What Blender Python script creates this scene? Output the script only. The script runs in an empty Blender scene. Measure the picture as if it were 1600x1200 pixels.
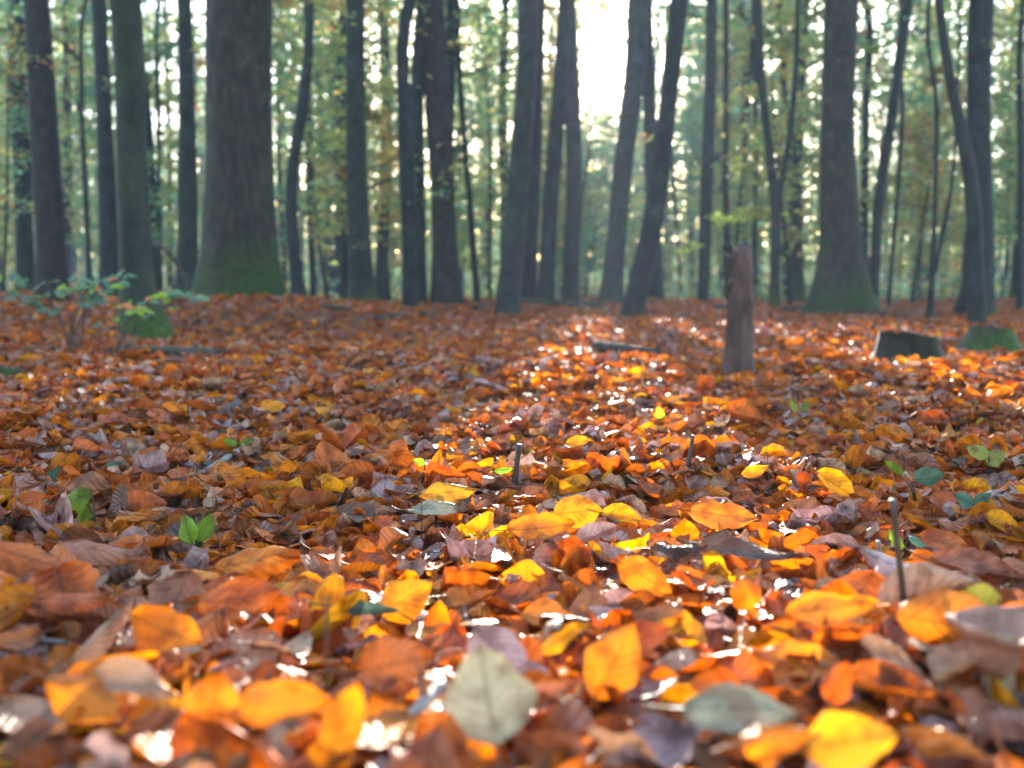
import bpy, math, random
import numpy as np
R = math.radians
random.seed(7)
rng = np.random.default_rng(7)
S = bpy.context.scene
COL = S.collection

# ------------------------------------------------------------------ camera, world, sun, exposure
CAM_H = 0.28            # the photographer's camera lies close to the leaves
FPX = 1570.0            # focal length in pixels of the 1600 px wide photograph
HORIZON = 455.0
PITCH = math.atan((600 - HORIZON) / FPX)
SUN_AZ = 4.9            # degrees towards +X from +Y
SUN_EL = 12.8
cam_d = bpy.data.cameras.new("camera")
cam = bpy.data.objects.new("camera", cam_d)
COL.objects.link(cam)
cam.location = (0, 0, CAM_H)
cam.rotation_euler = (math.pi / 2 - PITCH, 0, 0)
cam_d.sensor_width = 36.0
cam_d.lens = 36.0 * FPX / 1600.0
cam_d.clip_start = 0.02
cam_d.clip_end = 2000
cam_d.dof.use_dof = True
cam_d.dof.focus_distance = 1.3
cam_d.dof.aperture_fstop = 4.7
cam_d.dof.aperture_blades = 0
S.camera = cam

W = bpy.data.worlds.new("World")
S.world = W
W.use_nodes = True
nt = W.node_tree
bg = nt.nodes["Background"]
sky = nt.nodes.new("ShaderNodeTexSky")
sky.sky_type = 'NISHITA'
sky.sun_disc = False
sky.sun_elevation = R(SUN_EL)
sky.sun_rotation = R(SUN_AZ)
sky.air_density = 1.0
sky.dust_density = 0.6
sky.ozone_density = 1.0
nt.links.new(sky.outputs[0], bg.inputs[0])
bg.inputs[1].default_value = 0.15

sun_d = bpy.data.lights.new("sun", 'SUN')
sun_d.energy = 3.8
sun_d.angle = R(0.5)
sun_d.color = (1.0, 0.92, 0.80)
sun = bpy.data.objects.new("sun", sun_d)
COL.objects.link(sun)
sd = np.array([math.sin(R(SUN_AZ)) * math.cos(R(SUN_EL)), math.cos(R(SUN_AZ)) * math.cos(R(SUN_EL)), math.sin(R(SUN_EL))])
from mathutils import Vector
sun.rotation_euler = Vector(sd).to_track_quat('Z', 'Y').to_euler()
sun.location = (0, 30, 12)

S.view_settings.view_transform = 'Standard'
S.view_settings.look = 'None'
S.view_settings.gamma = 1.0
S.view_settings.exposure = 3.4
S.render.engine = 'CYCLES'
cy = S.cycles
cy.max_bounces = 7
cy.diffuse_bounces = 3
cy.glossy_bounces = 2
cy.transmission_bounces = 4
cy.volume_bounces = 0
cy.caustics_reflective = False
cy.caustics_refractive = False
cy.use_denoising = True
HAZE = 0.0021

# ------------------------------------------------------------------ helpers
FW = np.array([0, math.cos(PITCH), -math.sin(PITCH)])
UP = np.array([0, math.sin(PITCH), math.cos(PITCH)])
RT = np.array([1.0, 0, 0])
CAM = np.array([0, 0, CAM_H])

def ray(px, py):
    return FW + RT * (px - 800) / FPX + UP * (600 - py) / FPX

def P(px, py, d):
    r = ray(px, py)
    return CAM + r * (d / r[1])

def scale_at(py, d):                       # metres per pixel
    return (d / ray(800, py)[1]) / FPX

def px_of(p):
    v = np.asarray(p) - CAM
    z = v @ FW
    return 800 + FPX * (v @ RT) / z, 600 - FPX * (v @ UP) / z

CP = []                                     # ground control points (x, y, z, spread)
def gz(x, y):
    x = np.asarray(x, float); y = np.asarray(y, float)
    num = np.zeros(np.broadcast(x, y).shape); den = np.full(num.shape, 0.06)
    for (cx, cy_, cz, s) in CP:
        w = np.exp(-((x - cx) ** 2 + (y - cy_) ** 2) / (2 * s * s))
        num = num + w * cz; den = den + w
    z = num / den
    n = 0.012 * np.sin(x * 5.1 + 1.3) * np.sin(y * 4.3 + .4) + 0.009 * np.sin(x * 11 + y * 7) + 0.008 * np.sin(y * 13 - x * 5 + 2)
    n = n + (0.02 * np.sin(x * .9 + 2) * np.sin(y * 0.8) + .022 * np.sin(x * 1.9 + y * .7) * np.sin(y * 1.6 + 1 - x * .8)) * np.clip((y - .9) / 1.5, 0.25, 1)
    n = n + .055 * np.sin(x * .75 + 1.1 + .3 * y) * np.sin(y * .42 + .5) * np.clip((y - 8) / 5, 0, 1)
    near = 0.034 / (1 + np.exp((y - 0.80 - 0.06 * np.sin(x * 6)) / 0.05))
    return z + n + near - .012

def ground_hit(px, py, lift=0.0):
    r = ray(px, py)
    t = 0.2; prev = t
    while t < 80:
        p = CAM + r * t
        if p[2] <= gz(p[0], p[1]) + lift:
            a, b = prev, t
            for _ in range(20):
                m = (a + b) / 2; q = CAM + r * m
                if q[2] <= gz(q[0], q[1]) + lift: b = m
                else: a = m
            return CAM + r * b
        prev = t; t *= 1.012
    return CAM + r * 80

def mesh_np(name, V, F, uv=None, col=None, mat=None, smooth=True):
    """F is (n,4) or (n,3) int array or a list of such arrays"""
    V = np.asarray(V, np.float32).reshape(-1, 3)
    Fs = F if isinstance(F, list) else [F]
    Fs = [np.asarray(f, np.int32) for f in Fs if len(f)]
    loops = np.concatenate([f.ravel() for f in Fs])
    tot = np.concatenate([np.full(len(f), f.shape[1], np.int32) for f in Fs])
    start = np.concatenate([[0], np.cumsum(tot)[:-1]]).astype(np.int32)
    me = bpy.data.meshes.new(name)
    me.vertices.add(len(V)); me.vertices.foreach_set("co", V.ravel())
    me.loops.add(len(loops)); me.loops.foreach_set("vertex_index", loops)
    me.polygons.add(len(tot)); me.polygons.foreach_set("loop_start", start)
    me.polygons.foreach_set("loop_total", tot)
    me.polygons.foreach_set("use_smooth", np.full(len(tot), smooth, bool))
    if uv is not None:
        l = me.uv_layers.new(name="UVMap")
        l.data.foreach_set("uv", np.asarray(uv, np.float32)[loops].ravel())
    if col is not None:
        a = me.color_attributes.new("col", 'FLOAT_COLOR', 'POINT')
        c = np.ones((len(V), 4), np.float32); col = np.asarray(col)
        if col.ndim == 2 and col.shape[1] == 4: c[:] = col
        else: c[:, :3] = col
        a.data.foreach_set("color", c.ravel())
    me.update(calc_edges=True)
    if mat: me.materials.append(mat)
    return me

def link(name, me, parent=None, loc=None):
    o = bpy.data.objects.new(name, me)
    COL.objects.link(o)
    if parent is not None: o.parent = parent
    if loc is not None: o.location = loc
    return o

def tag(o, label=None, cat=None, group=None, kind=None):
    if label: o["label"] = label
    if cat: o["category"] = cat
    if group: o["group"] = group
    if kind: o["kind"] = kind
    return o

def empty(name, loc, label, cat, group=None):
    o = bpy.data.objects.new(name, None)
    o.empty_display_size = 0.1
    COL.objects.link(o); o.location = loc
    return tag(o, label, cat, group)

class MB:
    """collects vertices and faces of one mesh"""
    def __init__(s): s.V = []; s.Q = []; s.T = []; s.n = 0; s.C = []
    def add(s, V, Q=None, T=None, col=None):
        V = np.asarray(V, float).reshape(-1, 3)
        s.V.append(V)
        if Q is not None and len(Q): s.Q.append(np.asarray(Q) + s.n)
        if T is not None and len(T): s.T.append(np.asarray(T) + s.n)
        c = np.ones((len(V), 3)) * (np.array(col) if col is not None else 1.0)
        s.C.append(c); s.n += len(V)
    def mesh(s, name, mat, smooth=True):
        F = []
        if s.Q: F.append(np.concatenate(s.Q))
        if s.T: F.append(np.concatenate(s.T))
        return mesh_np(name, np.concatenate(s.V), F, col=np.concatenate(s.C), mat=mat, smooth=smooth)

def catmull(pts, n):
    pts = np.asarray(pts, float)
    if len(pts) < 3:
        t = np.linspace(0, 1, n)[:, None]
        return pts[0] * (1 - t) + pts[-1] * t
    d = np.concatenate([[0], np.cumsum(np.linalg.norm(np.diff(pts[:, :3], axis=0), axis=1))])
    s = np.linspace(0, d[-1], n)
    m = np.gradient(pts, d, axis=0)
    out = []
    for v in s:
        k = min(max(np.searchsorted(d, v, side='right') - 1, 0), len(d) - 2)
        h = d[k + 1] - d[k]; t = (v - d[k]) / h
        out.append((2 * t**3 - 3 * t**2 + 1) * pts[k] + (t**3 - 2 * t**2 + t) * h * m[k] + (-2 * t**3 + 3 * t**2) * pts[k + 1] + (t**3 - t**2) * h * m[k + 1])
    return np.array(out)

def tube(pts, rad, sides=10, lobes=0.0, lobe_h=0.5, seed=0, cap=True, rough=0.0):
    pts = np.asarray(pts, float); rad = np.asarray(rad, float)
    n = len(pts)
    T = np.gradient(pts, axis=0); T /= np.linalg.norm(T, axis=1)[:, None] + 1e-9
    ref = np.array([0, 1.0, 0]) if abs(T[0][1]) < .9 else np.array([1.0, 0, 0])
    A = np.cross(T, ref); A /= np.linalg.norm(A, axis=1)[:, None] + 1e-9
    B = np.cross(A, T)
    th = np.linspace(0, 2 * math.pi, sides, endpoint=False)
    r_ = np.random.default_rng(seed)
    ph = r_.uniform(0, 6.28, 4)
    lob = np.cos(3 * th + ph[0]) * .5 + np.cos(5 * th + ph[1]) * .35 + np.cos(2 * th + ph[2]) * .4
    hh = np.concatenate([[0], np.cumsum(np.linalg.norm(np.diff(pts, axis=0), axis=1))])
    amp = lobes * np.exp(-hh / lobe_h) + 0.03
    rr = rad[:, None] * (1 + amp[:, None] * lob[None])
    if rough: rr = rr * (1 + rough * r_.normal(size=rr.shape))
    V = pts[:, None] + A[:, None] * (np.cos(th) [None, :, None] * rr[..., None]) + B[:, None] * (np.sin(th)[None, :, None] * rr[..., None])
    V = V.reshape(-1, 3)
    i = np.arange(n - 1)[:, None] * sides; j = np.arange(sides)[None]; k = (j + 1) % sides
    Q = np.stack([i + j, i + k, i + sides + k, i + sides + j], -1).reshape(-1, 4)
    Tt = []
    if cap:
        V = np.concatenate([V, [pts[-1]], [pts[0]]])
        b = (n - 1) * sides
        Tt = [[b + a, b + (a + 1) % sides, n * sides] for a in range(sides)] + [[(a + 1) % sides, a, n * sides + 1] for a in range(sides)]
    return V, Q, np.array(Tt, int).reshape(-1, 3)

# ------------------------------------------------------------------ materials
def new_mat(name):
    m = bpy.data.materials.new(name); m.use_nodes = True
    t = m.node_tree
    for n in list(t.nodes): t.nodes.remove(n)
    out = t.nodes.new("ShaderNodeOutputMaterial")
    return m, t, out
def N(t, typ, **kw):
    n = t.nodes.new(typ)
    for k, v in kw.items():
        if k.startswith("i_"): n.inputs[int(k[2:])].default_value = v
        else: setattr(n, k, v)
    return n
def math_n(t, op, a, b=None):
    n = N(t, "ShaderNodeMath", operation=op)
    for i, v in enumerate((a, b)):
        if v is None: continue
        if isinstance(v, (int, float)): n.inputs[i].default_value = v
        else: t.links.new(v, n.inputs[i])
    return n.outputs[0]
def ramp(t, fac, stops):
    n = N(t, "ShaderNodeValToRGB")
    e = n.color_ramp.elements
    while len(e) < len(stops): e.new(0.5)
    for k, (p, c) in enumerate(stops):
        e[k].position = p; e[k].color = (*c, 1)
    t.links.new(fac, n.inputs[0]); return n.outputs[0]
def mixc(t, fac, a, b, mode='MIX'):
    n = N(t, "ShaderNodeMix", data_type='RGBA', blend_type=mode)
    for idx, v in ((0, fac), (6, a), (7, b)):
        if isinstance(v, (int, float)): n.inputs[idx].default_value = v
        elif isinstance(v, tuple): n.inputs[idx].default_value = (*v, 1)
        else: t.links.new(v, n.inputs[idx])
    return n.outputs[2]

def leaf_material(name, transl=0.45, rough=0.32, spec=0.5, veins=True, tgain=1.15, sat=1.12, stain=.8):
    m, t, out = new_mat(name)
    at = N(t, "ShaderNodeAttribute", attribute_name="col")
    c = at.outputs["Color"]
    geo = N(t, "ShaderNodeNewGeometry")
    nz = N(t, "ShaderNodeTexNoise"); nz.inputs["Scale"].default_value = 55; nz.inputs["Detail"].default_value = 3
    t.links.new(geo.outputs["Position"], nz.inputs["Vector"])
    blot = ramp(t, nz.outputs["Fac"], [(0.35, (.55, .48, .42)), (.52, (1, 1, 1)), (.7, (1.15, 1.1, 1.0))])
    c = mixc(t, 1.0, c, blot, 'MULTIPLY')
    nb = N(t, "ShaderNodeTexNoise"); nb.inputs["Scale"].default_value = 24; nb.inputs["Detail"].default_value = 4; nb.inputs["Distortion"].default_value = .6
    t.links.new(geo.outputs["Position"], nb.inputs["Vector"])
    if stain: c = mixc(t, ramp(t, nb.outputs["Fac"], [(.52, (0, 0, 0)), (.62, (stain, stain, stain))]), c, mixc(t, 1.0, c, (.50, .36, .34), 'MULTIPLY'))
    p = N(t, "ShaderNodeBsdfPrincipled")
    if veins:
        uv = N(t, "ShaderNodeUVMap", uv_map="UVMap")
        sx = N(t, "ShaderNodeSeparateXYZ"); t.links.new(uv.outputs[0], sx.inputs[0])
        av = math_n(t, 'ABSOLUTE', math_n(t, 'SUBTRACT', math_n(t, 'MULTIPLY', sx.outputs[1], 2.0), 1.0))
        ph = math_n(t, 'SUBTRACT', math_n(t, 'MULTIPLY', sx.outputs[0], 50.0), math_n(t, 'MULTIPLY', av, 14.0))
        w = math_n(t, 'SINE', ph)
        vein = math_n(t, 'POWER', math_n(t, 'MAXIMUM', w, 0.0), 6.0)
        mid = math_n(t, 'LESS_THAN', av, 0.06)
        vm = math_n(t, 'MAXIMUM', math_n(t, 'MULTIPLY', vein, .55), mid)
        c = mixc(t, math_n(t, 'MULTIPLY', vm, .7), c, mixc(t, 1.0, c, (.55, .5, .45), 'MULTIPLY'))
        n2 = N(t, "ShaderNodeTexNoise"); n2.inputs["Scale"].default_value = 160; n2.inputs["Detail"].default_value = 2
        t.links.new(geo.outputs["Position"], n2.inputs["Vector"])
        hgt = math_n(t, 'ADD', math_n(t, 'ADD', math_n(t, 'MULTIPLY', w, .5), math_n(t, 'MULTIPLY', mid, 1.0)), math_n(t, 'MULTIPLY', n2.outputs["Fac"], 1.6))
        bp = N(t, "ShaderNodeBump"); bp.inputs["Strength"].default_value = 0.7; bp.inputs["Distance"].default_value = 0.0014
        t.links.new(hgt, bp.inputs["Height"]); t.links.new(bp.outputs[0], p.inputs["Normal"])
    t.links.new(c, p.inputs["Base Color"])
    t.links.new(math_n(t, 'ADD', math_n(t, 'MULTIPLY', nz.outputs["Fac"], .36), rough - .14), p.inputs["Roughness"])
    p.inputs["Specular IOR Level"].default_value = spec
    hs = N(t, "ShaderNodeHueSaturation"); hs.inputs["Saturation"].default_value = sat; hs.inputs["Value"].default_value = tgain
    t.links.new(c, hs.inputs["Color"])
    tr = N(t, "ShaderNodeBsdfTranslucent"); t.links.new(hs.outputs[0], tr.inputs[0])
    mx = N(t, "ShaderNodeMixShader"); mx.inputs[0].default_value = transl
    if stain: t.links.new(math_n(t, "MULTIPLY", at.outputs["Alpha"], transl), mx.inputs[0])
    t.links.new(p.outputs[0], mx.inputs[1]); t.links.new(tr.outputs[0], mx.inputs[2])
    t.links.new(mx.outputs[0], out.inputs[0])
    return m

def bark_material(name, c1, c2, moss=0.0, moss_h=0.5, scale=6.0, bump=0.5, stretch=0.16, green=0.3):
    m, t, out = new_mat(name)
    tc = N(t, "ShaderNodeTexCoord")
    mp = N(t, "ShaderNodeMapping"); mp.inputs["Scale"].default_value = (1, 1, stretch)
    t.links.new(tc.outputs["Object"], mp.inputs[0])
    nz = N(t, "ShaderNodeTexNoise"); nz.inputs["Scale"].default_value = scale * 3; nz.inputs["Detail"].default_value = 6; nz.inputs["Roughness"].default_value = .65
    t.links.new(mp.outputs[0], nz.inputs["Vector"])
    n2 = N(t, "ShaderNodeTexNoise"); n2.inputs["Scale"].default_value = 2.3; n2.inputs["Detail"].default_value = 4
    t.links.new(tc.outputs["Object"], n2.inputs["Vector"])
    c = ramp(t, nz.outputs["Fac"], [(.3, c1), (.7, c2)])
    gfac = ramp(t, n2.outputs["Fac"], [(.42, (0, 0, 0)), (.66, (1, 1, 1))])
    c = mixc(t, math_n(t, 'MULTIPLY', gfac, green), c, (.028, .045, .024))
    n4 = N(t, "ShaderNodeTexNoise"); n4.inputs["Scale"].default_value = 5.5; n4.inputs["Detail"].default_value = 5; n4.inputs["Distortion"].default_value = 1.0
    t.links.new(tc.outputs["Object"], n4.inputs["Vector"])
    c = mixc(t, 1.0, c, ramp(t, n4.outputs["Fac"], [(.3, (.45, .47, .5)), (.5, (1, 1, 1)), (.62, (1.1, 1.1, 1.1)), (.72, (2.0, 2.05, 1.95))]), 'MULTIPLY')
    oi = N(t, "ShaderNodeObjectInfo")
    c = mixc(t, 1.0, c, ramp(t, oi.outputs["Random"], [(0, (.75, .78, .8)), (1, (1.2, 1.12, 1.05))]), 'MULTIPLY')
    if moss:
        sz = N(t, "ShaderNodeSeparateXYZ"); t.links.new(tc.outputs["Object"], sz.inputs[0])
        h = math_n(t, 'SUBTRACT', 1.0, math_n(t, 'DIVIDE', sz.outputs[2], moss_h))
        f = math_n(t, 'ADD', h, math_n(t, 'MULTIPLY', math_n(t, 'SUBTRACT', n2.outputs["Fac"], .5), 2.4))
        n3 = N(t, "ShaderNodeTexNoise"); n3.inputs["Scale"].default_value = 30; t.links.new(tc.outputs["Object"], n3.inputs["Vector"])
        mf = ramp(t, math_n(t, 'MULTIPLY', f, moss), [(.25, (0, 0, 0)), (.95, (1, 1, 1))])
        k_ = .95 if moss > 1 else .6
        mc = ramp(t, n3.outputs["Fac"], [(.3, (.018 * k_, .036 * k_, .006 * k_)), (.7, (.05 * k_, .095 * k_, .016 * k_))])
        c = mixc(t, mf, c, mc)
    p = N(t, "ShaderNodeBsdfPrincipled"); p.inputs["Roughness"].default_value = .85
    p.inputs["Specular IOR Level"].default_value = .3
    t.links.new(c, p.inputs["Base Color"])
    bp = N(t, "ShaderNodeBump"); bp.inputs["Strength"].default_value = bump; bp.inputs["Distance"].default_value = .02
    t.links.new(nz.outputs["Fac"], bp.inputs["Height"]); t.links.new(bp.outputs[0], p.inputs["Normal"])
    t.links.new(p.outputs[0], out.inputs[0])
    return m

def noise_material(name, c1, c2, scale=20, rough=.8, bump=.4, dist=.01):
    m, t, out = new_mat(name)
    tc = N(t, "ShaderNodeTexCoord")
    nz = N(t, "ShaderNodeTexNoise"); nz.inputs["Scale"].default_value = scale; nz.inputs["Detail"].default_value = 6
    t.links.new(tc.outputs["Object"], nz.inputs["Vector"])
    p = N(t, "ShaderNodeBsdfPrincipled"); p.inputs["Roughness"].default_value = rough
    t.links.new(ramp(t, nz.outputs["Fac"], [(.32, c1), (.68, c2)]), p.inputs["Base Color"])
    bp = N(t, "ShaderNodeBump"); bp.inputs["Strength"].default_value = bump; bp.inputs["Distance"].default_value = dist
    t.links.new(nz.outputs["Fac"], bp.inputs["Height"]); t.links.new(bp.outputs[0], p.inputs["Normal"])
    t.links.new(p.outputs[0], out.inputs[0])
    return m

M_LEAF = leaf_material("fallen_leaf", .62, .46, .30)
M_GREEN = leaf_material("green_leaf", .5, .38, .4, sat=1.1, stain=.25)
M_CROWN = leaf_material("crown_leaf", .55, .42, .4, veins=False, tgain=2.0, sat=.92, stain=0)
M_BEECH = bark_material("beech_bark", (.013, .015, .019), (.034, .037, .043), 0.55, .35, 5, .25, .5)
M_MOSSY = bark_material("mossy_beech_bark", (.011, .015, .016), (.03, .036, .035), 1.15, .6, 5, .3, .5, .5)
M_OAK = bark_material("rough_mossy_bark", (.010, .009, .009), (.05, .042, .036), .95, 1.1, 9, 1.0, .12, .3)
M_RED = bark_material("reddish_bark", (.016, .012, .013), (.045, .033, .031), .3, .3, 6, .5, .2, .15)
M_SNAG = bark_material("rotten_wood", (.06, .036, .037), (.18, .112, .108), 0, 1, 11, 1.0, .25, .0)
M_DARKBARK = bark_material("dark_loose_bark", (.02, .017, .015), (.05, .04, .035), 0, 1, 9, .8, .2, .1)
M_STUMP = bark_material("stump_bark", (.014, .012, .011), (.055, .042, .034), .3, .2, 9, .9, .2, .4)
M_STUMPM = bark_material("mossy_stump_bark", (.035, .035, .028), (.08, .07, .05), 1.25, .2, 9, .9, .2, .5)
M_CUT = noise_material("weathered_stump_top", (.05, .045, .04), (.16, .13, .10), 26)
M_TWIG = noise_material("twig_bark", (.022, .016, .015), (.06, .043, .04), 60, .6, .4, .002)
M_GREYTWIG = noise_material("grey_stick_bark", (.12, .10, .10), (.30, .26, .25), 50, .5, .5, .003)
M_CAP = noise_material("mushroom_skin", (.17, .075, .055), (.38, .185, .14), 70, .8, .35, .003)
M_STEM = noise_material("mushroom_stem", (.30, .18, .10), (.42, .28, .17), 40, .6, .2, .002)
M_SOIL = noise_material("leafy_soil", (.06, .03, .016), (.22, .09, .035), 14, .9, .6, .02)

# ------------------------------------------------------------------ hero trees: traced centre line (x, y, width) from top to base, distance
BE, MO, OA, RE = M_BEECH, M_MOSSY, M_OAK, M_RED
HERO = [
 # key, d, base mesh kind, trace, material, name, label
 ("edge_pale", 20, [(26,0,26),(30,150,27),(36,300,28),(40,455,34)], MO, "beech_tree", "dim greenish beech half hidden behind the broad dark brown trunk"),
 ("broad_dark", 12, [(57,0,38),(66,150,42),(75,300,44),(81,420,47),(83,482,58)], RE, "beech_tree", "broad dark brown straight trunk rising behind the leafy green shrub"),
 ("wiry", 15, [(130,20,6),(128,150,7),(134,300,8),(142,465,10)], BE, "young_beech_tree", "wiry thin crooked stem between the broad dark trunk and mossy-footed beech"),
 ("black_blue", 14, [(154,0,22),(160,120,23),(168,300,28),(172,470,36)], BE, "beech_tree", "dark straight beech close behind the mossy-footed grey beech"),
 ("mossfoot", 5.9, [(196,0,48),(203,110,46),(207,280,47),(213,400,52),(216,470,58),(226,512,78),(232,538,96)], MO, "beech_tree", "grey-green beech with bright moss on its flared foot beside the leafy shrub"),
 ("hairline", 18, [(249,0,7),(248,200,7),(250,455,10)], BE, "young_beech_tree", "hairline straight stem next to the mossy-footed beech and leaning dead branch"),
 ("straight_mid", 13, [(288,0,22),(292,150,25),(294,300,31),(293,440,38),(293,478,48)], MO, "beech_tree", "straight green-tinged beech standing against the huge mossy oak"),
 ("oak", 9.5, [(375,0,104),(374,150,102),(376,280,106),(376,360,116),(377,420,126),(378,464,150)], OA, "oak_tree", "huge thick rough-barked trunk with mossy base on the leafy mound"),
 ("curved", 14, [(484,0,14),(481,100,16),(467,200,18),(456,280,18),(456,350,20),(462,420,21),(468,474,28)], BE, "beech_tree", "slim beech curving sideways beside the huge mossy oak"),
 ("slip", 22, [(482,150,10),(484,300,11),(490,474,13)], BE, "beech_tree", "thin straight stem just behind the curved slim beech"),
 ("pale_mid", 20, [(535,100,14),(536,250,15),(538,475,17)], BE, "beech_tree", "faint pale trunk half hidden behind the straight green-black beech"),
 ("green_black", 11.8, [(555,0,29),(556,150,30),(558,300,34),(564,420,39),(567,470,48),(569,494,64)], MO, "beech_tree", "straight green-black beech with flared foot, standing clear of its neighbours"),
 ("kinked", 12, [(640,0,20),(630,60,20),(631,150,21),(637,280,26),(640,400,22),(640,496,24)], BE, "beech_tree", "kinked blue-grey beech crowding the broad reddish trunk"),
 ("kinked_mate", 15, [(661,0,20),(653,100,22),(652,280,24),(656,472,26)], BE, "beech_tree", "pale trunk squeezed between the kinked beech and broad reddish trunk"),
 ("reddish", 15, [(682,0,22),(688,150,30),(692,300,37),(696,420,44),(698,472,54)], RE, "beech_tree", "broad reddish-dark trunk in the cluster behind the kinked beech"),
 ("reddish_mate", 16, [(707,0,17),(702,150,18),(699,300,18),(703,470,20)], BE, "beech_tree", "slender trunk pressed against the broad reddish trunk"),
 ("spindle", 16, [(716,60,8),(724,200,9),(733,300,9),(740,400,10),(746,472,12)], BE, "young_beech_tree", "spindly leaning stem standing clear beyond the broad reddish trunk"),
 ("sunleft", 10.5, [(826,0,33),(826,80,33),(818,180,32),(809,300,34),(801,400,37),(794,470,40),(793,503,42)], BE, "beech_tree", "smooth violet-grey beech tilting beside the sun gap, its foot among sunlit leaves"),
 ("sunleft_back", 16, [(836,100,28),(833,250,28),(826,400,30),(824,476,33)], BE, "beech_tree", "pale wide trunk directly behind the tilting violet-grey beech"),
 ("undersun_a", 14, [(882,0,20),(876,120,23),(868,230,24),(860,330,25),(853,472,30)], BE, "beech_tree", "leaning dark trunk under the sun, close beside a straighter one"),
 ("undersun_b", 15, [(888,0,23),(894,150,25),(897,300,26),(893,400,25),(891,472,30)], BE, "beech_tree", "straighter dark trunk directly below the sun gap"),
 ("sunright", 14, [(998,0,36),(994,90,34),(984,180,32),(971,280,31),(963,380,32),(957,440,36),(954,478,46)], BE, "beech_tree", "dark beech leaning towards the sun with a spread foot"),
 ("sunright_back", 17, [(1012,80,20),(1016,200,21),(1021,330,23),(1026,472,26)], BE, "beech_tree", "dim trunk hidden behind the strongly leaning beech"),
 ("leaner", 9.4, [(1062,0,29),(1051,100,28),(1040,200,28),(1031,280,31),(1014,380,34),(998,450,35),(988,488,37),(984,509,40)], BE, "beech_tree", "strongly leaning smooth grey beech with its foot in sunlit leaves"),
 ("upright", 15, [(1112,0,18),(1109,150,19),(1104,300,20),(1098,474,19)], BE, "beech_tree", "upright slim beech with a bright green spray, near the rotten snag"),
 ("forked", 13, [(1184,0,13),(1190,130,14),(1203,240,14),(1212,330,15),(1211,420,16),(1210,487,19)], MO, "beech_tree", "forked slim beech with two stems meeting low down behind the snag"),
 ("bigflare", 12.3, [(1315,0,51),(1310,120,50),(1308,200,51),(1310,300,58),(1312,390,66),(1312,440,82),(1312,488,114)], OA, "oak_tree", "thick dark oak with a widely flared mossy foot"),
 ("sticklike", 18, [(1356,20,11),(1354,160,11),(1352,300,12),(1352,470,14)], BE, "young_beech_tree", "thin straight stem standing close behind the flared oak"),
 ("bentdark", 14, [(1420,0,15),(1405,100,16),(1391,200,16),(1377,280,17),(1368,400,17),(1364,476,20)], BE, "beech_tree", "dark bent beech leaning outward beside the flared oak"),
 ("pencil", 15, [(1410,170,6),(1404,280,7),(1395,390,7),(1388,484,8)], BE, "young_beech_tree", "pencil-thin leaning stem beside the dark bent beech"),
 ("sapling_fork", 11, [(1452,0,6),(1450,60,6),(1462,150,7),(1462,280,7),(1458,400,9),(1453,496,12)], BE, "young_beech_tree", "wavy sapling stem with a low side fork behind the low stump"),
 ("twin_front", 7.8, [(1467,0,13),(1474,60,14),(1490,150,17),(1508,230,20),(1519,300,23),(1524,400,24),(1526,511,30)], BE, "beech_tree", "pale slanting beech crossing in front of a dark trunk behind the mossy stump"),
 ("twin_back", 12, [(1534,0,37),(1529,150,35),(1530,280,37),(1531,400,42),(1526,460,50),(1520,498,68)], BE, "beech_tree", "dark thick trunk crossed by the pale slanting beech"),
 ("edge_thin", 14, [(1594,60,9),(1595,250,10),(1594,490,12)], BE, "young_beech_tree", "thin stem standing alone beyond the mossy stump at the picture edge"),
]
# ground anchors
for k, d, tr, mt, nm, lb in HERO:
    b = P(tr[-1][0], tr[-1][1], d)
    CP.append((b[0], d, b[2], 0.10 * d + .25))
for (x, y, z) in [(-2, 3, 0), (0, 3, 0), (2, 3, 0), (0, 5, .0), (1.5, 5, 0), (-1.2, 4.5, 0.02), (3, 6, 0), (0, 8, 0), (1.5, 8.5, 0), (-3.2, 6, .05), (-3.6, 8, .1)]:
    CP.append((x, y, z, .9))
for k in range(-6, 7):
    CP.append((k * 5.0, 30, -.05, 4.0)); CP.append((k * 9.0, 55, .1, 8.0)); CP.append((k * 16.0, 95, .4, 14.0)); CP.append((k * 26.0, 150, 2.5, 22.0)); CP.append((k * 40.0, 220, 6, 30.0))

for (px_, py_, d_) in [(330, 458, 8.5), (370, 457, 8.3), (420, 462, 8.3), (270, 466, 8.2), (160, 478, 8.5), (60, 484, 8.5), (470, 478, 8.8), (300, 458, 11), (200, 468, 12)]:
    q_ = P(px_, py_, d_); CP.append((q_[0], d_, q_[2], .7))

# ------------------------------------------------------------------ ground sheet
xs = np.concatenate([np.linspace(-190, -40, 14), np.linspace(-36, -8, 20), np.linspace(-7.6, -2.4, 30), np.linspace(-2.3, 2.3, 70), np.linspace(2.4, 7.6, 30), np.linspace(8, 36, 20), np.linspace(40, 190, 14)])
ys = np.concatenate([np.linspace(-60, -6, 8), np.linspace(-5, 0, 14), np.linspace(.05, 3, 70), np.linspace(3.1, 16, 70), np.linspace(16.6, 60, 50), np.linspace(65, 240, 24)])
X, Y = np.meshgrid(xs, ys)
Z = gz(X, Y) - 0.03
nx, ny = len(xs), len(ys)
i = np.arange(ny - 1)[:, None] * nx; j = np.arange(nx - 1)[None]
Qg = np.stack([i + j, i + j + 1, i + nx + j + 1, i + nx + j], -1).reshape(-1, 4)
tag(link("ground", mesh_np("ground", np.stack([X, Y, Z], -1), Qg, mat=M_SOIL)), kind="structure")

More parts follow.
